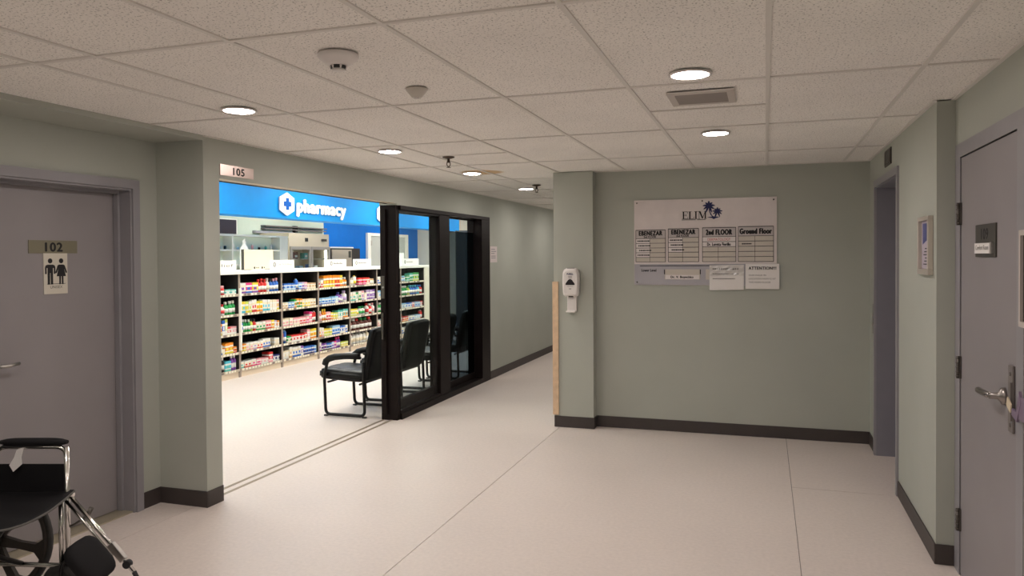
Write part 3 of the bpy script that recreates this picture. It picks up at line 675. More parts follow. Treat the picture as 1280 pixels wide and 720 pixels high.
# ------------------------------------------------------------------ waiting chairs (local: faces -X, width along Y)
def make_chair(label):
    t = thing('waiting_chair', label, 'chair', (0, 0, 0), 0, 'black waiting chairs along the glass')
    hw = .285
    for s, in ((-1,), (1,)):
        y = s*hw
        bm = bmesh.new()
        tube(bm, smooth_path([(.24, y, .56), (.245, y, .35), (.255, y, .02), (-.19, y, .02), (-.205, y, .40), (-.16, y, .575), (.06, y, .60), (.215, y, .60)], .055), .0155, 10)
        obj('side_frame', bm, BLKTUBE, t, local=True)
        bm = bmesh.new(); n = 9; rings = []
        path = [(-.205, .52, .024), (-.185, .555, .032), (-.145, .583, .034), (-.08, .602, .033), (.0, .612, .031), (.08, .617, .030), (.15, .62, .029), (.20, .62, .024)]
        pts = [(a, y, b_) for a, b_, c in path]
        tube(bm, pts, [c for a, b_, c in path], 12)
        for v in bm.verts: v.co.y = y+(v.co.y-y)*1.05
        obj('arm_pad', bm, LEATHER, t, local=True)
        for x in (-.185, .25):
            obj('foot', B(x-.02, x+.02, y-.014, y+.014, 0, .014), RUBBER, t, local=True)
    bm = bmesh.new(); tube(bm, [(-.16, -hw, .345), (-.16, hw, .345)], .011, 8); tube(bm, [(.2, -hw, .335), (.2, hw, .335)], .011, 8); obj('cross_bar', bm, BLKTUBE, t, local=True)
    # cushions
    def cushion(name, L, W, T, M4, seam):
        bm = bmesh.new(); bmesh.ops.create_grid(bm, x_segments=16, y_segments=16, size=.5)
        top = list(bm.verts); g_ = bmesh.ops.extrude_face_region(bm, geom=bm.faces[:])
        low = [v for v in g_['geom'] if isinstance(v, bmesh.types.BMVert)]
        def shp(v, sg):
            x, y = v.co.x*2, v.co.y*2
            e_ = (1-abs(x)**4)*(1-abs(y)**4); z = sg*(T*.30+T*.20*math.sqrt(max(0, e_)))
            if sg > 0 and seam: z -= .009*math.exp(-((abs(y)-.42)/.05)**2)+.006*math.exp(-((x-.1)/.06)**2)
            rr = 1-.07*(abs(x)*abs(y))**4
            return Vector((x*L/2*rr, y*W/2*rr, z))
        n1 = [(v, shp(v, 1)) for v in top]; n2 = [(v, shp(v, -1)) for v in low]
        for v, c in n1+n2: v.co = M4 @ c
        bmesh.ops.recalc_face_normals(bm, faces=bm.faces)
        for f_ in bm.faces: f_.smooth = True
        es = [e_ for e_ in bm.edges if e_.is_manifold and e_.calc_face_angle(0) > 1.0]
        bmesh.ops.bevel(bm, geom=es, offset=.014, segments=3, affect='EDGES')
        for f_ in bm.faces: f_.smooth = True
        return obj(name, bm, LEATHER, t, local=True)
    cushion('seat', .53, .535, .125, Matrix.Translation((-.035, 0, .41)) @ Matrix.Rotation(math.radians(3), 4, 'Y'), True)
    cushion('backrest', .56, .53, .10, Matrix.Translation((.275, 0, .622)) @ Matrix.Rotation(math.radians(-78), 4, 'Y'), True)
    return t
CX = -4.045
c0 = make_chair('black leather waiting chair standing open at the end of the row'); c0.location = (CX, 6.99, 0)
for k, lab in ((1, 'black waiting chair second in row, back seen through clear glass'), (2, 'black waiting chair third in row, partly behind the mullion'), (3, 'black waiting chair last in row, dim behind tinted glass')):
    dup(c0, (CX, 6.99+.815*k, 0), lab)
# dark partition beyond the chairs
t = thing('partition_panel', 'dark slate room divider standing beyond the chairs behind tinted glass', 'partition', (-5.1, 14.2, 0))
pm = mat('slate_partition', (.05, .06, .072), .6, noise=.05)
for k in range(4): obj('panel', B(-5.92+.56*k, -5.37+.56*k, 14.18, 14.22, .03, 2.13), pm, t)
obj('foot_rail', B(-5.93, -3.67, 14.10, 14.30, 0, .03), BLACKF, t)
# ------------------------------------------------------------------ counter with product shelving
SHELF_Z = [1.120, .852, .592, .338, .108]      # top to bottom
BAYS = [7.585, 8.546, 9.49, 10.452, 11.412, 12.37, 13.33, 14.39]
BAYN = ['bay beside the pillar', 'second bay from the pillar', 'third bay from the pillar', 'fourth bay from the pillar', 'fifth bay from the pillar', 'bay hidden behind the door frame', 'bay seen through the glass']
ROWN = ['top', 'second', 'middle', 'fourth', 'bottom']
SHD = mat('dark_shelf_laminate', (.012, .009, .009), .7); UPR = mat('taupe_upright', (.30, .24, .20), .5); LIP = mat('taupe_shelf_lip', (.50, .42, .33), .5)
KICK = mat('beige_kick', (.80, .67, .52), .6); TAGW = mat('price_tag_white', (.85, .80, .66), .6); TAGD = mat('price_tag_grey', (.25, .2, .18), .6)
for bi in range(7):
    y0, y1 = BAYS[bi], BAYS[bi+1]
    t = thing('shelving_bay', 'dark open product shelving, '+BAYN[bi], 'shelf', (XS-.2, (y0+y1)/2, 0), 0, 'product shelving bays under the counter')
    obj('back_panel', B(-7.14, -7.12, y0, y1, 0, 1.385), SHD, t)
    for a, b_ in ((y0, y0+.018), (y1-.018, y1)): bm = B(-7.12, XS-.006, a, b_, 0, 1.385); box(bm, XS-.006, XS, a, b_, 0, 1.385, mi=1); obj('upright', bm, [SHD, UPR], t)
    obj('kick_panel', B(XS-.03, XS-.012, y0+.018, y1-.018, 0, .078), KICK, t)
    for ri, z in enumerate(SHELF_Z):
        sh = obj('shelf', B(-7.12, XS-.004, y0+.018, y1-.018, z-.02, z), SHD, t)
        obj('price_rail', B(XS-.004, XS+.004, y0+.018, y1-.018, z-.028, z+.006), LIP, sh)
        bm = bmesh.new(); y = y0+.03
        while y < y1-.08:
            wd = random.uniform(.038, .055); box(bm, XS+.004, XS+.0065, y, y+wd, z-.025, z+.003, mi=0 if random.random() < .8 else 1); y += wd+random.uniform(.012, .03)
        obj('price_tags', bm, [TAGW, TAGD], sh, kind='stuff')
t = thing('shelf_end_panel', 'cream end panel closing the right end of product shelving', 'panel', (-6.9, 14.5, 0))
obj('board', B(-7.14, XS+.01, 14.39, 14.72, 0, 1.385), BRIGHT, t); obj('edge_trim', B(XS+.01, XS+.016, 14.40, 14.71, .08, 1.38), CREAMW, t)
t = thing('countertop', 'long cream white counter running over the product shelves', 'counter', (-7.0, 11, 1.385))
obj('slab', B(-7.45, XS+.02, 7.58, 14.78, 1.386, 1.432, bev=.004), BRIGHT, t)
bm = bmesh.new(); lathe(bm, [(0, 0), (.30, 0), (.30, .046), (0, .046)], (-7.0, 14.78, 1.386), 'z', 32); obj('rounded_end', bm, BRIGHT, t)
obj('upstand', B(-7.45, -7.43, 7.58, 14.78, 1.30, 1.386), BRIGHT, t)
# ---- products
CC = {'R': (.72, .035, .03), 'O': (.90, .30, .015), 'Y': (.90, .72, .06), 'L': (.62, .74, .12), 'G': (.02, .36, .08), 'T': (.12, .55, .48), 'C': (.08, .55, .72), 'B': (.03, .16, .62), 'N': (.02, .03, .20),
      'P': (.24, .08, .42), 'M': (.80, .05, .26), 'K': (.88, .42, .46), 'W': (.85, .84, .80), 'E': (.86, .76, .56), 'S': (.32, .58, .84), 'D': (.13, .03, .02), 'X': (.02, .02, .025), 'A': (.66, .42, .22), 'V': (.52, .40, .66)}
CNAME = {'R': 'red', 'O': 'orange', 'Y': 'yellow', 'L': 'lime', 'G': 'green', 'T': 'teal', 'C': 'cyan', 'B': 'blue', 'N': 'navy', 'P': 'purple', 'M': 'magenta', 'K': 'pink', 'W': 'white', 'E': 'cream', 'S': 'light blue', 'D': 'dark brown', 'X': 'black', 'A': 'tan', 'V': 'lilac'}
def cm(c): return mat('pack_'+CNAME[c].replace(' ', '_'), CC[c], .45)
KN = {'b': ('carton', 'box'), 't': ('bottle', 'bottle'), 'u': ('tube bottle', 'bottle'), 'j': ('jar', 'jar'), 'g': ('jug', 'bottle')}
ORD = ['first', 'second', 'third', 'fourth', 'fifth', 'sixth', 'seventh', 'eighth', 'ninth', 'tenth', 'eleventh', 'twelfth', 'thirteenth', 'fourteenth', 'fifteenth']
def product(kind, c1, c2, yc, wd, h, z, label, grp):
    dp = {'b': min(.12, wd*1.5), 't': wd, 'u': wd*.9, 'j': wd, 'g': wd*.98}[kind]
    xf = XS-.02-random.uniform(0, .012); xc = xf-dp/2
    nm = {'b': 'carton', 't': 'bottle', 'u': 'tube_bottle', 'j': 'jar', 'g': 'jug'}[kind]
    z += .0003
    if kind == 'b':
        bm = bmesh.new(); a, b_ = yc-wd/2, yc+wd/2
        levels = [0, .20, .30, .62, .78, 1.0] if c1 != c2 else [0, .25, .7, 1.0]
        idx = [1, 2, 0, 2, 0] if c1 != c2 else [0, 2, 0]
        L = [[bm.verts.new((x, y, z+h*l)) for x, y in ((xf, a), (xf, b_), (xf-dp, b_), (xf-dp, a))] for l in levels]
        for i in range(len(levels)-1):
            for k in range(4):
                f_ = bm.faces.new((L[i][k], L[i][(k+1) % 4], L[i+1][(k+1) % 4], L[i+1][k])); f_.material_index = idx[i]
        bm.faces.new(L[0][::-1]); bm.faces.new(L[-1])
        # printed emblem panel on the front
        f0, f1 = yc-wd*.30, yc+wd*.22
        vs = box(bm, xf, xf+.0012, f0, f1, z+h*.34, z+h*.58, mi=1)
        o = obj(nm, bm, [cm(c1), cm(c2), cm('W' if c1 != 'W' else 'E')])
    else:
        t_ = thing(nm, label, KN[kind][1], (xc, yc, z), 0, grp); r = wd/2
        prof = {'t': [(r*.92, 0), (r, .006), (r, h*.60), (r*.92, h*.67), (r*.45, h*.76), (r*.45, h*.80)], 'u': [(r*.62, 0), (r*.66, .01), (r, h*.3), (r, h*.85), (r*.75, h*.9)],
                'j': [(r*.92, 0), (r, .005), (r, h*.66), (r*.85, h*.74)], 'g': [(r*.95, 0), (r, .008), (r, h*.62), (r*.8, h*.75), (r*.35, h*.85), (r*.35, h*.88)]}[kind]
        bm = bmesh.new(); lathe(bm, prof, (0, 0, 0), 'z', 10); obj('body', bm, cm(c1), t_, local=True)
        k0 = prof[-1][1]; kr = {'t': r*.58, 'u': r*.5, 'j': r*.9, 'g': r*.5}[kind]
        bm = bmesh.new(); lathe(bm, [(kr, k0), (kr, h-.004), (kr*.85, h)], (0, 0, 0), 'z', 10); obj('cap', bm, cm(c2), t_, local=True)
        lc = 'W' if c1 != 'W' else (c2 if c2 not in 'WX' else 'E')
        bm = bmesh.new(); lathe(bm, [(r*1.012, h*.18), (r*1.012, h*.48)], (0, 0, 0), 'z', 10); obj('label', bm, cm(lc), t_, local=True)
        return
    tag(o, label, KN[kind][1], grp)
# per bay, per shelf: groups 'kind main accent count relative-width height'; '-' is a gap
STOCK = [
 ['jRK2 1 .12, bTW2 1.5 .07', 'tWR2 1 .15, tGW3 1 .18', 'bOY1 1.2 .15, bBW1 .8 .20, bLW1 .8 .21, bRW1 1 .10, bKW2 1 .10', 'bWB1 1.2 .13, bWE1 .8 .07, bOY2 1.3 .14, bOR1 1 .08', 'jWX1 1 .12, tXW1 1 .20, bCT1 2 .13, tPW2 1 .20'],
 ['bWP1 2 .15, bMB1 2 .14, bYP1 2 .14, tRR3 1 .19, tWW1 1 .19, tBX1 1 .19, tBK2 1 .19', 'bYC2 1.2 .16, bLY1 1.2 .16, bWL1 1.2 .16, bWR2 1 .17, bYO2 1.2 .15, bWC3 1 .16, bEW3 1 .15, bKY1 1 .15', 'bBW1 1.2 .13, tGW3 1 .17, tLX1 1 .17, tRX1 1.1 .17, bWG3 1.2 .11, bKR2 1.2 .12, bYO1 1.2 .12, bVW1 1 .11, bOW1 1 .10', 'bOY2 1.2 .10, bWK2 1.4 .10, bWV1 1.4 .10, bWR2 1.2 .10, bWB3 1.1 .12, -1 1.6, bWE1 2.2 .10', 'bWT1 1.4 .09, bWR2 1.4 .09, bWM1 1.6 .09, bKM1 1.8 .09, bKW2 1.4 .08, bRK1 1.6 .15, bNW2 1.3 .09'],
 ['tWN1 .9 .11, bBS3 1.4 .10, uBS1 1 .16, bSB1 1.2 .10, bVP1 1 .11, bKV1 1 .11, bAE3 1.1 .09', 'bEA2 1.3 .09, bSB2 1.2 .09, bGO1 1 .12, bOG2 1.1 .13, bEY3 1.2 .11, bEA2 1.2 .11', 'bEK3 1.4 .11, bKE2 1.3 .10, bKR2 1.3 .10, bKM1 1.2 .11, bMK1 1.1 .17, uRW2 .9 .17', 'uRW1 .8 .18, uBS1 .9 .19, bGE1 1.4 .10, bRW4 1.2 .10, bRE1 1 .11, bKW1 1.2 .15, bYO2 1.2 .15', 'bEW2 1.3 .12, bWA1 1.2 .16, bWB3 1.1 .15, bPW1 1.1 .15, bBN4 1.1 .12, bSB1 1 .11'],
 ['jRW1 1.2 .11, bWR1 1.2 .12, bOY4 1.2 .19, bOR2 1.2 .19, bYO1 1.2 .19, tOW2 1.1 .15', 'bSB5 1.2 .10, bSW1 1.2 .11, tPN1 1.2 .17, tVP1 1.1 .13, tWV1 1.4 .20', 'tKW2 1 .15, tOY2 .9 .18, bKR2 1.1 .13, bYO1 1.1 .11, bLY2 1.2 .10, bTW2 1.3 .13, bTO2 1.2 .14', 'bWO1 1.2 .15, bWK1 1 .14, bYL3 1.2 .11, bSB3 1.2 .14, bBW2 1.2 .12, bWB1 1.2 .12', 'bWP1 1.2 .14, bPX2 1.2 .11, bBX2 1.2 .10, bSP1 1.2 .11, bMP1 1.2 .12, tPM2 1.1 .18, bLY3 1.2 .08'],
 ['tWW1 1 .15, tWE1 1 .13, uWY1 1 .17, -1 .8, bRM2 1.6 .12, bRE1 1.6 .12, jEA2 1.1 .10', 'bWT2 1.1 .15, bGW1 1 .14, bWG1 1.1 .16, bKV1 1 .16, bEW1 1 .12, bVP2 1.1 .17, bPV1 1.1 .17', 'bYL2 1.2 .12, tWY1 1 .12, tWG2 1 .15, -1 .5, tWR1 1 .19, tRW1 1 .18, tWK1 1 .19', 'tDW2 1.1 .20, tDR1 1.2 .20, tDG2 1.2 .20, tDR1 1.2 .20', 'gWX5 1 .20, gEX1 1 .20'],
 ['bWB3 1.2 .12, tRW3 1 .16', 'bSW4 1.2 .13', 'tGW3 1 .17, bOY2 1.2 .11', 'bWK3 1.2 .11', 'bWB3 1.2 .12'],
 ['jWS2 1.1 .11, bGT1 1.3 .12, bTG1 1.2 .16, bGL2 1.3 .17', 'tGW3 1 .18, tLG1 1 .17, tBC3 1 .19, tCB1 1 .19, tRB1 1 .18', 'bSW2 1.2 .10, bBW2 1.2 .10, bKR1 1.2 .10, bSB2 1.2 .10, bRW1 1.2 .11', 'uRW1 .8 .17, bRO2 1.1 .09, bWB2 1.2 .09, bSW2 1.2 .09, uRW1 .8 .17', 'bWB3 1.3 .11, bKW3 1.2 .10'],
]
random.seed(11)
for bi, rows in enumerate(STOCK):
    for ri, spec in enumerate(rows):
        y0, y1 = BAYS[bi]+.03, BAYS[bi+1]-.03
        if bi == 0: y0 = 8.15
        items = []
        for tok in spec.split(','):
            a, rw, *rest = tok.split()
            if a[0] == '-': items.append(('-', 0, 0, float(rw), 0)); continue
            for k in range(int(a[3:])): items.append((a[0], a[1], a[2], float(rw), float(rest[0])))
        tot = sum(i[3] for i in items); unit = min((y1-y0)/tot, .115); y = y0; n = 0
        for kd, a, b_, rw, h in items:
            wd = unit*rw
            if kd != '-':
                lab = '%s %s, %s from left on %s shelf, %s' % (CNAME[a], KN[kd][0], ORD[n], ROWN[ri], BAYN[bi]); n += 1
                product(kd, a, b_, y+wd/2, wd*(.93 if kd == 'b' else .90), h*random.uniform(.97, 1.03), SHELF_Z[ri], lab, 'products on the shop shelves')
            y += wd
# shelf divider flag (white sign strip on the second bay's left upright)
tag(obj('shelf_flag', B(XS+.0005, XS+.03, 8.53, 8.552, .36, 1.20), BRIGHT), 'white vertical flag strip on the upright left of second bay', 'sign')
# ---- sign cards on the counter
def card(y0, y1, label, txt, icon):
    t = thing('counter_card', label, 'sign', (XS-.07, (y0+y1)/2, 1.432), 0, 'white category cards on the counter')
    obj('card', B(XS-.085, XS-.079, y0, y1, 1.4325, 1.575), MAT['sign_white'], t); obj('card_base', B(XS-.12, XS-.05, y0+.05, y1-.05, 1.4322, 1.4365), GLASS, t)
    O = (XS-.079, 0, 0); gp = mat('taupe_print', (.25, .22, .18), .7)
    if icon:
        c, z, r = y0+.105, 1.508, .032
        bm = bmesh.new(); pts = [(XS-.078, c+r*.8*math.sin(k*PI/3), z+r*math.cos(k*PI/3)) for k in range(6)]; tube(bm, pts, .006, 6, closed=True); obj('icon', bm, gp, t)
    if txt: text('lettering', txt, gp, t, O, FX, y0+(.17 if icon else .05), y1-.06, 1.488, 1.525)
    else:
        bm = bmesh.new(); y = y0+.18
        for k in range(9): box(bm, XS-.079, XS-.0784, y, y+.022, 1.495, 1.518-.004*(k % 3)); y += .031
        obj('printed_line', bm, gp, t)
card(8.02, 8.59, 'white category card on counter reading relief, nearest the pillar', 'Relief', False)
card(9.33, 9.92, 'white category card reading cold flu and allergy beside cream board', 'Cold, Flu & Allergy', True)
card(10.86, 11.44, 'white category card on counter in front of the dark cabinet', None, True)
card(11.67, 12.30, 'white category card on counter left of the glass door frame', None, True)
card(13.57, 14.30, 'white category card at counter end seen through the glass', None, True)
t = thing('counter_screen', 'cream upright privacy board standing on the counter', 'screen', (-7.15, 9.52, 1.432))
cb = mat('cream_board', (.86, .76, .55), .6)
obj('board', B(-7.16, -7.13, 9.18, 9.87, 1.4385, 1.73, bev=.004), cb, t)
for y in (9.25, 9.80): obj('foot', B(-7.22, -7.06, y-.02, y+.02, 1.4322, 1.4385), BLACK, t)
obj('edge_strip', B(-7.165, -7.125, 9.168, 9.18, 1.4385, 1.73), DARKST, t)
bm = bmesh.new()
for k, y in enumerate((9.42, 9.47, 9.51, 9.60, 9.65)): lathe(bm, [(.018 if k in (0, 3) else .011, 0), (.018 if k in (0, 3) else .011, .001)], (-7.13, y, 1.462), 'x', 10)
obj('printed_dots', bm, BLACK, t)
t = thing('pump_bottle', 'white bottle with narrow neck standing behind the cream board', 'bottle', (-7.26, 9.36, 1.432))
bm = bmesh.new(); lathe(bm, [(.06, 0), (.065, .01), (.065, .27), (.05, .33), (.022, .37), (.022, .39)], (0, 0, .0003), 'z', 16); obj('body', bm, MAT['sign_white'], t, local=True)
bm = bmesh.new(); lathe(bm, [(.024, .39), (.024, .43), (.008, .435)], (0, 0, 0), 'z', 12); tube(bm, [(0, 0, .43), (0, 0, .45), (.03, 0, .452)], .007, 6); obj('pump', bm, MAT['sign_white'], t, local=True)
# ---- behind the counter
t = thing('wall_cabinet_unit', 'white open cabinet unit behind counter at the left', 'cabinet', (-8.1, 10.2, 0))
x0, x1, y0, y1, zt = -8.20, -8.0, 8.6, 11.50, 1.985
obj('back', B(x0, x0+.02, y0, y1, 0, zt), mat('mint_back', (.78, .88, .78), .6), t)
for a, b_ in ((y0, y0+.03), (10.02, 10.05), (11.27, y1)): obj('side_panel', B(x0+.02, x1, a, b_, 0, zt-.03), BRIGHT, t)
obj('top', B(x0, x1+.01, y0, y1, zt-.03, zt), BRIGHT, t)
for z in (1.20, 1.48, 1.72): 
    for a, b_ in ((y0+.03, 10.02), (10.05, 11.27)): obj('shelf', B(x0+.02, x1-.01, a, b_, z, z+.025), BRIGHT, t)
for k, y in enumerate((9.86, 9.95, 10.15, 10.26, 10.42, 10.62, 10.80, 10.98, 11.12)):
    m_ = cm('WXWSWKXTW'[k]); h = .05+.02*(k % 3)
    tb = thing('medicine_bottle', '%s small bottle, %s from left on white cabinet shelf' % (CNAME['WXWSWKXTW'[k]], ORD[k]), 'bottle', (-8.08, y, 1.7452), 0, 'small bottles in the white cabinet')
    bm = bmesh.new(); lathe(bm, [(.02, 0), (.02, h*.7), (.012, h*.8)], (0, 0, 0), 'z', 10); obj('body', bm, m_, tb, local=True)
    bm = bmesh.new(); lathe(bm, [(.015, h*.8), (.015, h)], (0, 0, 0), 'z', 10); obj('cap', bm, cm('W'), tb, local=True)
t = thing('display_fridge', 'two door glass front pharmacy refrigerator behind the counter', 'refrigerator', (-8.8, 12.94, 0))
fc = mat('beige_fridge', (.62, .53, .40), .4); y0, y1 = 12.25, 13.635
bm = bmesh.new()
box(bm, -9.15, -9.11, y0, y1, .0, 2.075); box(bm, -9.11, -8.5, y0, y0+.04, 0, 2.075); box(bm, -9.11, -8.5, y1-.04, y1, 0, 2.075); box(bm, -9.11, -8.5, y0+.04, y1-.04, 1.82, 2.075); box(bm, -9.11, -8.5, y0+.04, y1-.04, 0, .35)
obj('body', bm, fc, t)
for a, b_ in ((y0+.02, (y0+y1)/2-.006), ((y0+y1)/2+.006, y1-.02)):
    bm = bmesh.new()
    for q in ((a, a+.05, .36, 1.82), (b_-.05, b_, .36, 1.82), (a+.05, b_-.05, 1.76, 1.82), (a+.05, b_-.05, .36, .44)): box(bm, -8.498, -8.46, *q)
    dr = obj('door', bm, mat('grey_fridge_frame', (.36, .33, .30), .4), t)
    obj('glass_pane', B(-8.484, -8.478, a+.05, b_-.05, .44, 1.76), FRGLASS, dr)
    obj('handle', B(-8.46, -8.44, b_-.035, b_-.018, .9, 1.5), STEEL, dr)
for z in (.75, 1.10, 1.33, 1.57): obj('wire_shelf', B(-9.10, -8.51, y0+.04, y1-.04, z, z+.015), STEEL, t)
for y in (y0+.045, y1-.065): obj('light_strip', B(-8.56, -8.53, y, y+.02, .5, 1.75), PANELM, t)
obj('display', B(-8.5, -8.494, 12.78, 12.88, 1.92, 1.99), BLACK, t); obj('logo_plate', B(-8.5, -8.494, 13.36, 13.55, 1.93, 1.98), DARKST, t)
for k in range(7):
    y = 12.36+.17*k; z = (1.345, 1.345, 1.585, 1.345, 1.585, 1.345, 1.345)[k]
    tb = thing('fridge_carton', '%s vaccine carton on fridge shelf, %s from left' % (CNAME['GEDSTBW'[k]], ORD[k]), 'box', (-8.7, y, z+.0003), 0, 'cartons inside the fridge')
    bm = B(-.05, .05, -.06, .06, 0, .10+.015*(k % 3), bev=.002); obj('body', bm, cm('GEDSTBW'[k]), tb, local=True)
    bm = B(.05, .0512, -.04, .04, .03, .07); obj('label', bm, cm('W'), tb, local=True)
t = thing('dark_cabinet', 'dark cabinet with beige roller front behind the counter', 'cabinet', (-8.7, 14.28, 0))
obj('body', B(-8.95, -8.5, 13.67, 14.89, 0, 1.80), mat('dark_cabinet_finish', (.02, .015, .018), .5), t)
obj('top', B(-8.95, -8.49, 13.67, 14.60, 1.80, 1.828), BRIGHT, t)
rf = obj('roller_front', B(-8.5, -8.49, 13.74, 14.52, .9, 1.77), mat('beige_roller', (.56, .48, .38), .5), t)
for k in range(6): obj('slat', B(-8.49, -8.484, 13.75, 14.51, 1.14+.10*k, 1.228+.10*k), mat('beige_roller', (.50, .44, .36)), rf)
obj('hanging_lock', B(-8.484, -8.46, 14.38, 14.45, 1.60, 1.74), DARKST, t)
# wall fittings at the back
t = thing('wall_screen', 'dark screen on pale wall above the white cabinet', 'monitor', (-9.2, 11.4, 2.02))
obj('bezel', B(-9.198, -9.16, 10.9, 11.62, 2.03, 2.32), BRIGHT, t); obj('panel', B(-9.16, -9.155, 10.93, 11.59, 2.045, 2.30), mat('dark_screen', (.04, .025, .028), .3), t)
t = thing('wall_valance', 'long grey louvred strip on pale wall above the fridge', 'vent', (-9.2, 13.5, 2.12))
for z, d_ in ((2.16, 0), (2.215, .02)): obj('slat', B(-9.198, -9.10+d_, 12.35, 14.5, z, z+.022), mat('grey_slat', (.16, .14, .14), .5), t)
obj('bracket', B(-9.198, -9.12, 13.38, 13.46, 2.12, 2.255), BLACK, t)
obj('box', B(-9.198, -9.12, 12.1, 13.3, 2.08, 2.125), mat('grey_blue_strip', (.3, .3, .34), .5), t)
dd = struct('door_4', B(-9.199, -9.17, 16.55, 18.45, 0, 2.13), mat('pale_grey_door', (.50, .53, .50), .5))
bm = bmesh.new()
for a in ((16.40, 16.55, 0, 2.20), (18.45, 18.60, 0, 2.20), (16.55, 18.45, 2.13, 2.20)): box(bm, -9.199, -9.14, *a)
obj('door_frame', bm, BRIGHT, dd)
for z in (1.95, 1.2): obj('hinge', B(-9.17, -9.13, 16.55, 16.60, z-.06, z+.06), STEEL, dd)
wn = struct('window_1', B(-6.3, -4.2, 19.26, 19.299, 1.5, 2.6), mat('warm_window', (.8, .76, .62), .5))
for k in range(9): obj('blind_slat', B(-6.25, -4.25, 19.22, 19.255, 1.6+.11*k, 1.665+.11*k), mat('taupe_blind', (.34, .30, .24), .5), wn)
tag(obj('white_box', B(-7.30, -7.12, 13.84, 14.28, 1.4322, 1.69, bev=.004), MAT['sign_white']), 'plain white box standing on counter end behind the card', 'box')
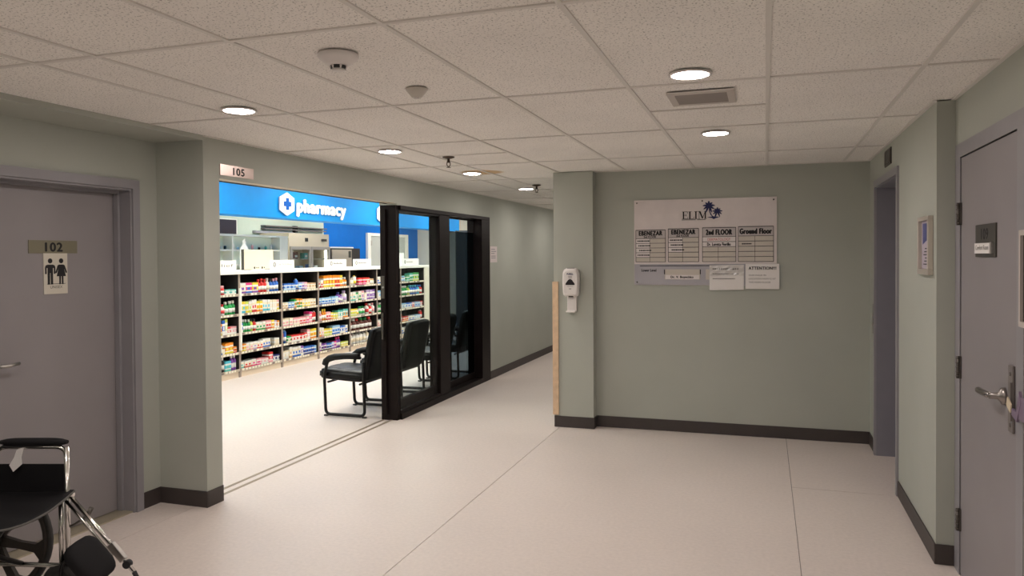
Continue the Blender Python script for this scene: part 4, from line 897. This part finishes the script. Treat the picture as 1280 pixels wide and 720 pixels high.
# ================================================================== WHEELCHAIR (local: +X forward, +Y left)
t = thing('wheelchair', 'folding wheelchair with black seat and chrome frame in front of door 102', 'wheelchair', (-3.003, 2.437, 0), math.radians(17.3))
hw = .257
for s in (1, -1):
    y = s*hw
    bm = bmesh.new()
    tube(bm, [(0, y, .17), (0, y, .735)], .0115); tube(bm, [(-.395, y, .16), (-.41, y, .95)], .0115)
    tube(bm, smooth_path([(.03, y, .51), (-.02, y, .515), (-.40, y, .50)], .03), .011)
    tube(bm, smooth_path([(-.03, y, .20), (-.02, y, .18), (-.40, y, .19)], .02), .011)
    tube(bm, [(-.03, y, .19), (-.03, y, .50)], .012)
    tube(bm, smooth_path([(-.41, y, .93), (-.42, y, .965), (-.53, y, .965)], .03), .0115)
    obj('side_frame', bm, CHROME, t, local=True)
    bm = bmesh.new(); tube(bm, [(-.44, y, .965), (-.545, y, .965)], .017); obj('push_grip', bm, RUBBER, t, local=True)
    bm = bmesh.new(); tube(bm, smooth_path([(0, y, .56), (0, y, .735), (-.33, y, .735), (-.33, y, .50)], .05), .011)
    ar = obj('armrest', bm, CHROME, t, local=True)
    bm = bmesh.new(); n = 10
    pth = [(.005-.315*k/n, y, .755) for k in range(n+1)]
    tube(bm, pth, [.012, .022, .026]+[.027]*(n-5)+[.026, .022, .012], 12)
    for v in bm.verts: v.co.z = .757+(v.co.z-.755)*.72; 
    obj('arm_pad', bm, NYLON, ar, local=True)
    bm = bmesh.new(); box(bm, -.318, -.012, y-.005*1-.001, y+.005, .515, .655, bev=.003); obj('skirt_guard', bm, NYLON, ar, local=True)
    # wheel
    yw = s*.307; cz = .285; cx = -.385
    bm = bmesh.new(); N = 40
    tube(bm, [(cx+.272*math.cos(2*PI*k/N), yw, cz+.272*math.sin(2*PI*k/N)) for k in range(N)], .0125, 8, closed=True)
    wh = obj('wheel', bm, RUBBER, t, local=True)
    bm = bmesh.new(); tube(bm, [(cx+.25*math.cos(2*PI*k/N), yw, cz+.25*math.sin(2*PI*k/N)) for k in range(N)], .014, 8, closed=True); obj('rim', bm, MAG, wh, local=True)
    bm = bmesh.new(); lathe(bm, [(.02, -.035), (.045, -.03), (.045, .03), (.02, .035)], (cx, yw, cz), 'y', 20); obj('hub', bm, MAG, wh, local=True)
    for k in range(7):
        a = 2*PI*k/7-.2; bm = bmesh.new()
        c_, s_ = math.cos(a), math.sin(a)
        prism(bm, [(cx+c_*r-s_*q, cz+s_*r+c_*q) for r, q in ((.035, -.026), (.13, -.017), (.205, -.020), (.247, -.06), (.247, .06), (.205, .020), (.13, .017), (.035, .026))], ((0, yw, 0), (1, 0, 0), (0, 0, 1)), -.011, .011)
        obj('spoke', bm, MAG, wh, local=True)
    bm = bmesh.new(); tube(bm, [(cx+.24*math.cos(2*PI*k/N), yw+s*.04, cz+.24*math.sin(2*PI*k/N)) for k in range(N)], .008, 8, closed=True); obj('hand_rim', bm, CHROME, wh, local=True)
    # caster
    bm = bmesh.new(); tube(bm, [(-.03+.075*math.cos(2*PI*k/24), y, .095+.075*math.sin(2*PI*k/24)) for k in range(24)], .02, 8, closed=True); lathe(bm, [(.06, -.008), (.06, .008)], (-.03, y, .095), 'y', 16)
    ca = obj('caster', bm, RUBBER, t, local=True)
    bm = bmesh.new(); tube(bm, smooth_path([(-.03, y+.028, .095), (-.015, y+.028, .19), (-.015, y, .20), (-.015, y-.028, .19), (-.03, y-.028, .095)], .02), .008); obj('fork', bm, BLKTUBE, ca, local=True)
    # elevating leg rest (only the left one is fitted)
    if s < 0: continue
    a, e_ = Vector((.015, y, .505)), Vector((.325, s*.225, .165))
    bm = bmesh.new(); tube(bm, [a, e_], .0105); off = Vector((-.022, -s*.006, -.014)); tube(bm, [a+off, a+off+(e_-a)*.75], .008)
    lg = obj('leg_rest', bm, CHROME, t, local=True)
    bm = bmesh.new(); m_ = a+(e_-a)*.74; box(bm, -.05, .05, -.012, .012, -.018, .018, bev=.004)
    bmesh.ops.transform(bm, matrix=Matrix.Translation(m_) @ (e_-a).to_track_quat('X', 'Z').to_matrix().to_4x4(), verts=bm.verts); obj('clamp', bm, STEEL, lg, local=True)
    bm = bmesh.new(); lathe(bm, [(.018, -.014), (.018, .014)], tuple(a+(e_-a)*.90), 'y', 12); obj('knob', bm, BLACK, lg, local=True)
    bm = bmesh.new(); tube(bm, [e_, e_+Vector((.03, -s*.01, -.05))], .0105); box(bm, .33, .47, s*.19-.13 if s > 0 else s*.19, s*.19 if s > 0 else s*.19+.13, .095, .108, bev=.004); obj('footplate', bm, BLACK, lg, local=True)
    bm = bmesh.new(); tube(bm, smooth_path([(.0, y, .36), (.03, y+s*.002, .37), (.085, y+s*.01, .41)], .02), .006); tube(bm, [(.085, y+s*.01, .405), (.105, y+s*.014, .445)], .011); obj('release_lever', bm, DARKST, lg, local=True)
    # calf pad
    bm = bmesh.new(); bmesh.ops.create_uvsphere(bm, u_segments=20, v_segments=12, radius=1)
    for v in bm.verts:
        c = v.co; f_ = lambda q: math.copysign(abs(q)**.55, q)
        v.co = Vector((f_(c.x)*.105, f_(c.y)*.090, f_(c.z)*.034))
    bmesh.ops.transform(bm, matrix=Matrix.Translation((.195, s*.10, .268)) @ Matrix.Rotation(math.radians(50), 4, 'Y') @ Matrix.Rotation(s*.2, 4, 'X'), verts=bm.verts)
    for f_ in bm.faces: f_.smooth = True
    cp_ = obj('calf_pad', bm, NYLON, lg, local=True)
# cross brace, seat, back
bm = bmesh.new(); tube(bm, [(-.2, -hw, .19), (-.2, hw, .49)], .011); tube(bm, [(-.22, hw, .19), (-.22, -hw, .49)], .011); obj('cross_brace', bm, BLKTUBE, t, local=True)
bm = bmesh.new(); n = 14; vs = []
for i in range(n+1):
    for j in range(n+1):
        u, v = i/n, j/n*2-1; vs.append(bm.verts.new((-.40+.43*u, v*hw*1.02, .522-.035*(1-v*v)+.003*math.sin(9*v+5*u))))
for i in range(n):
    for j in range(n): bm.faces.new((vs[i*(n+1)+j], vs[(i+1)*(n+1)+j], vs[(i+1)*(n+1)+j+1], vs[i*(n+1)+j+1])).smooth = True
g_ = bmesh.ops.extrude_face_region(bm, geom=bm.faces[:]); bmesh.ops.translate(bm, verts=[v for v in g_['geom'] if isinstance(v, bmesh.types.BMVert)], vec=(0, 0, .008)); bmesh.ops.recalc_face_normals(bm, faces=bm.faces)
st = obj('seat', bm, NYLON, t, local=True)
bm = bmesh.new(); tube(bm, [(.031, (j/n*2-1)*hw*1.02, .527-.035*(1-(j/n*2-1)**2)) for j in range(n+1)], .005, 6); obj('piping', bm, mat('grey_piping', (.09, .085, .08), .6), st, local=True)
bm = bmesh.new(); vs = []
for i in range(n+1):
    for j in range(n+1):
        u, v = i/n, j/n*2-1; vs.append(bm.verts.new((-.405-.02*u-.03*(1-v*v), v*hw*1.02, .52+.41*u)))
for i in range(n):
    for j in range(n): bm.faces.new((vs[i*(n+1)+j], vs[(i+1)*(n+1)+j], vs[(i+1)*(n+1)+j+1], vs[i*(n+1)+j+1])).smooth = True
g_ = bmesh.ops.extrude_face_region(bm, geom=bm.faces[:]); bmesh.ops.translate(bm, verts=[v for v in g_['geom'] if isinstance(v, bmesh.types.BMVert)], vec=(.012, 0, 0)); bmesh.ops.recalc_face_normals(bm, faces=bm.faces)
obj('backrest', bm, NYLON, t, local=True)
bm = bmesh.new(); y = hw-.012
a = [(-.225, y, .725), (-.19, y-.004, .735), (-.20, y-.006, .69), (-.195, y-.01, .66), (-.235, y-.012, .625), (-.255, y-.010, .655), (-.235, y-.005, .69)]
lo = [bm.verts.new(p) for p in a]; hi = [bm.verts.new((p[0], p[1]-.0015, p[2])) for p in a]
bm.faces.new(lo); bm.faces.new(hi[::-1])
for i in range(len(a)): bm.faces.new((lo[i], hi[i], hi[(i+1) % len(a)], lo[(i+1) % len(a)]))
bmesh.ops.recalc_face_normals(bm, faces=bm.faces); obj('paper_tag', bm, WHITE, t, local=True)
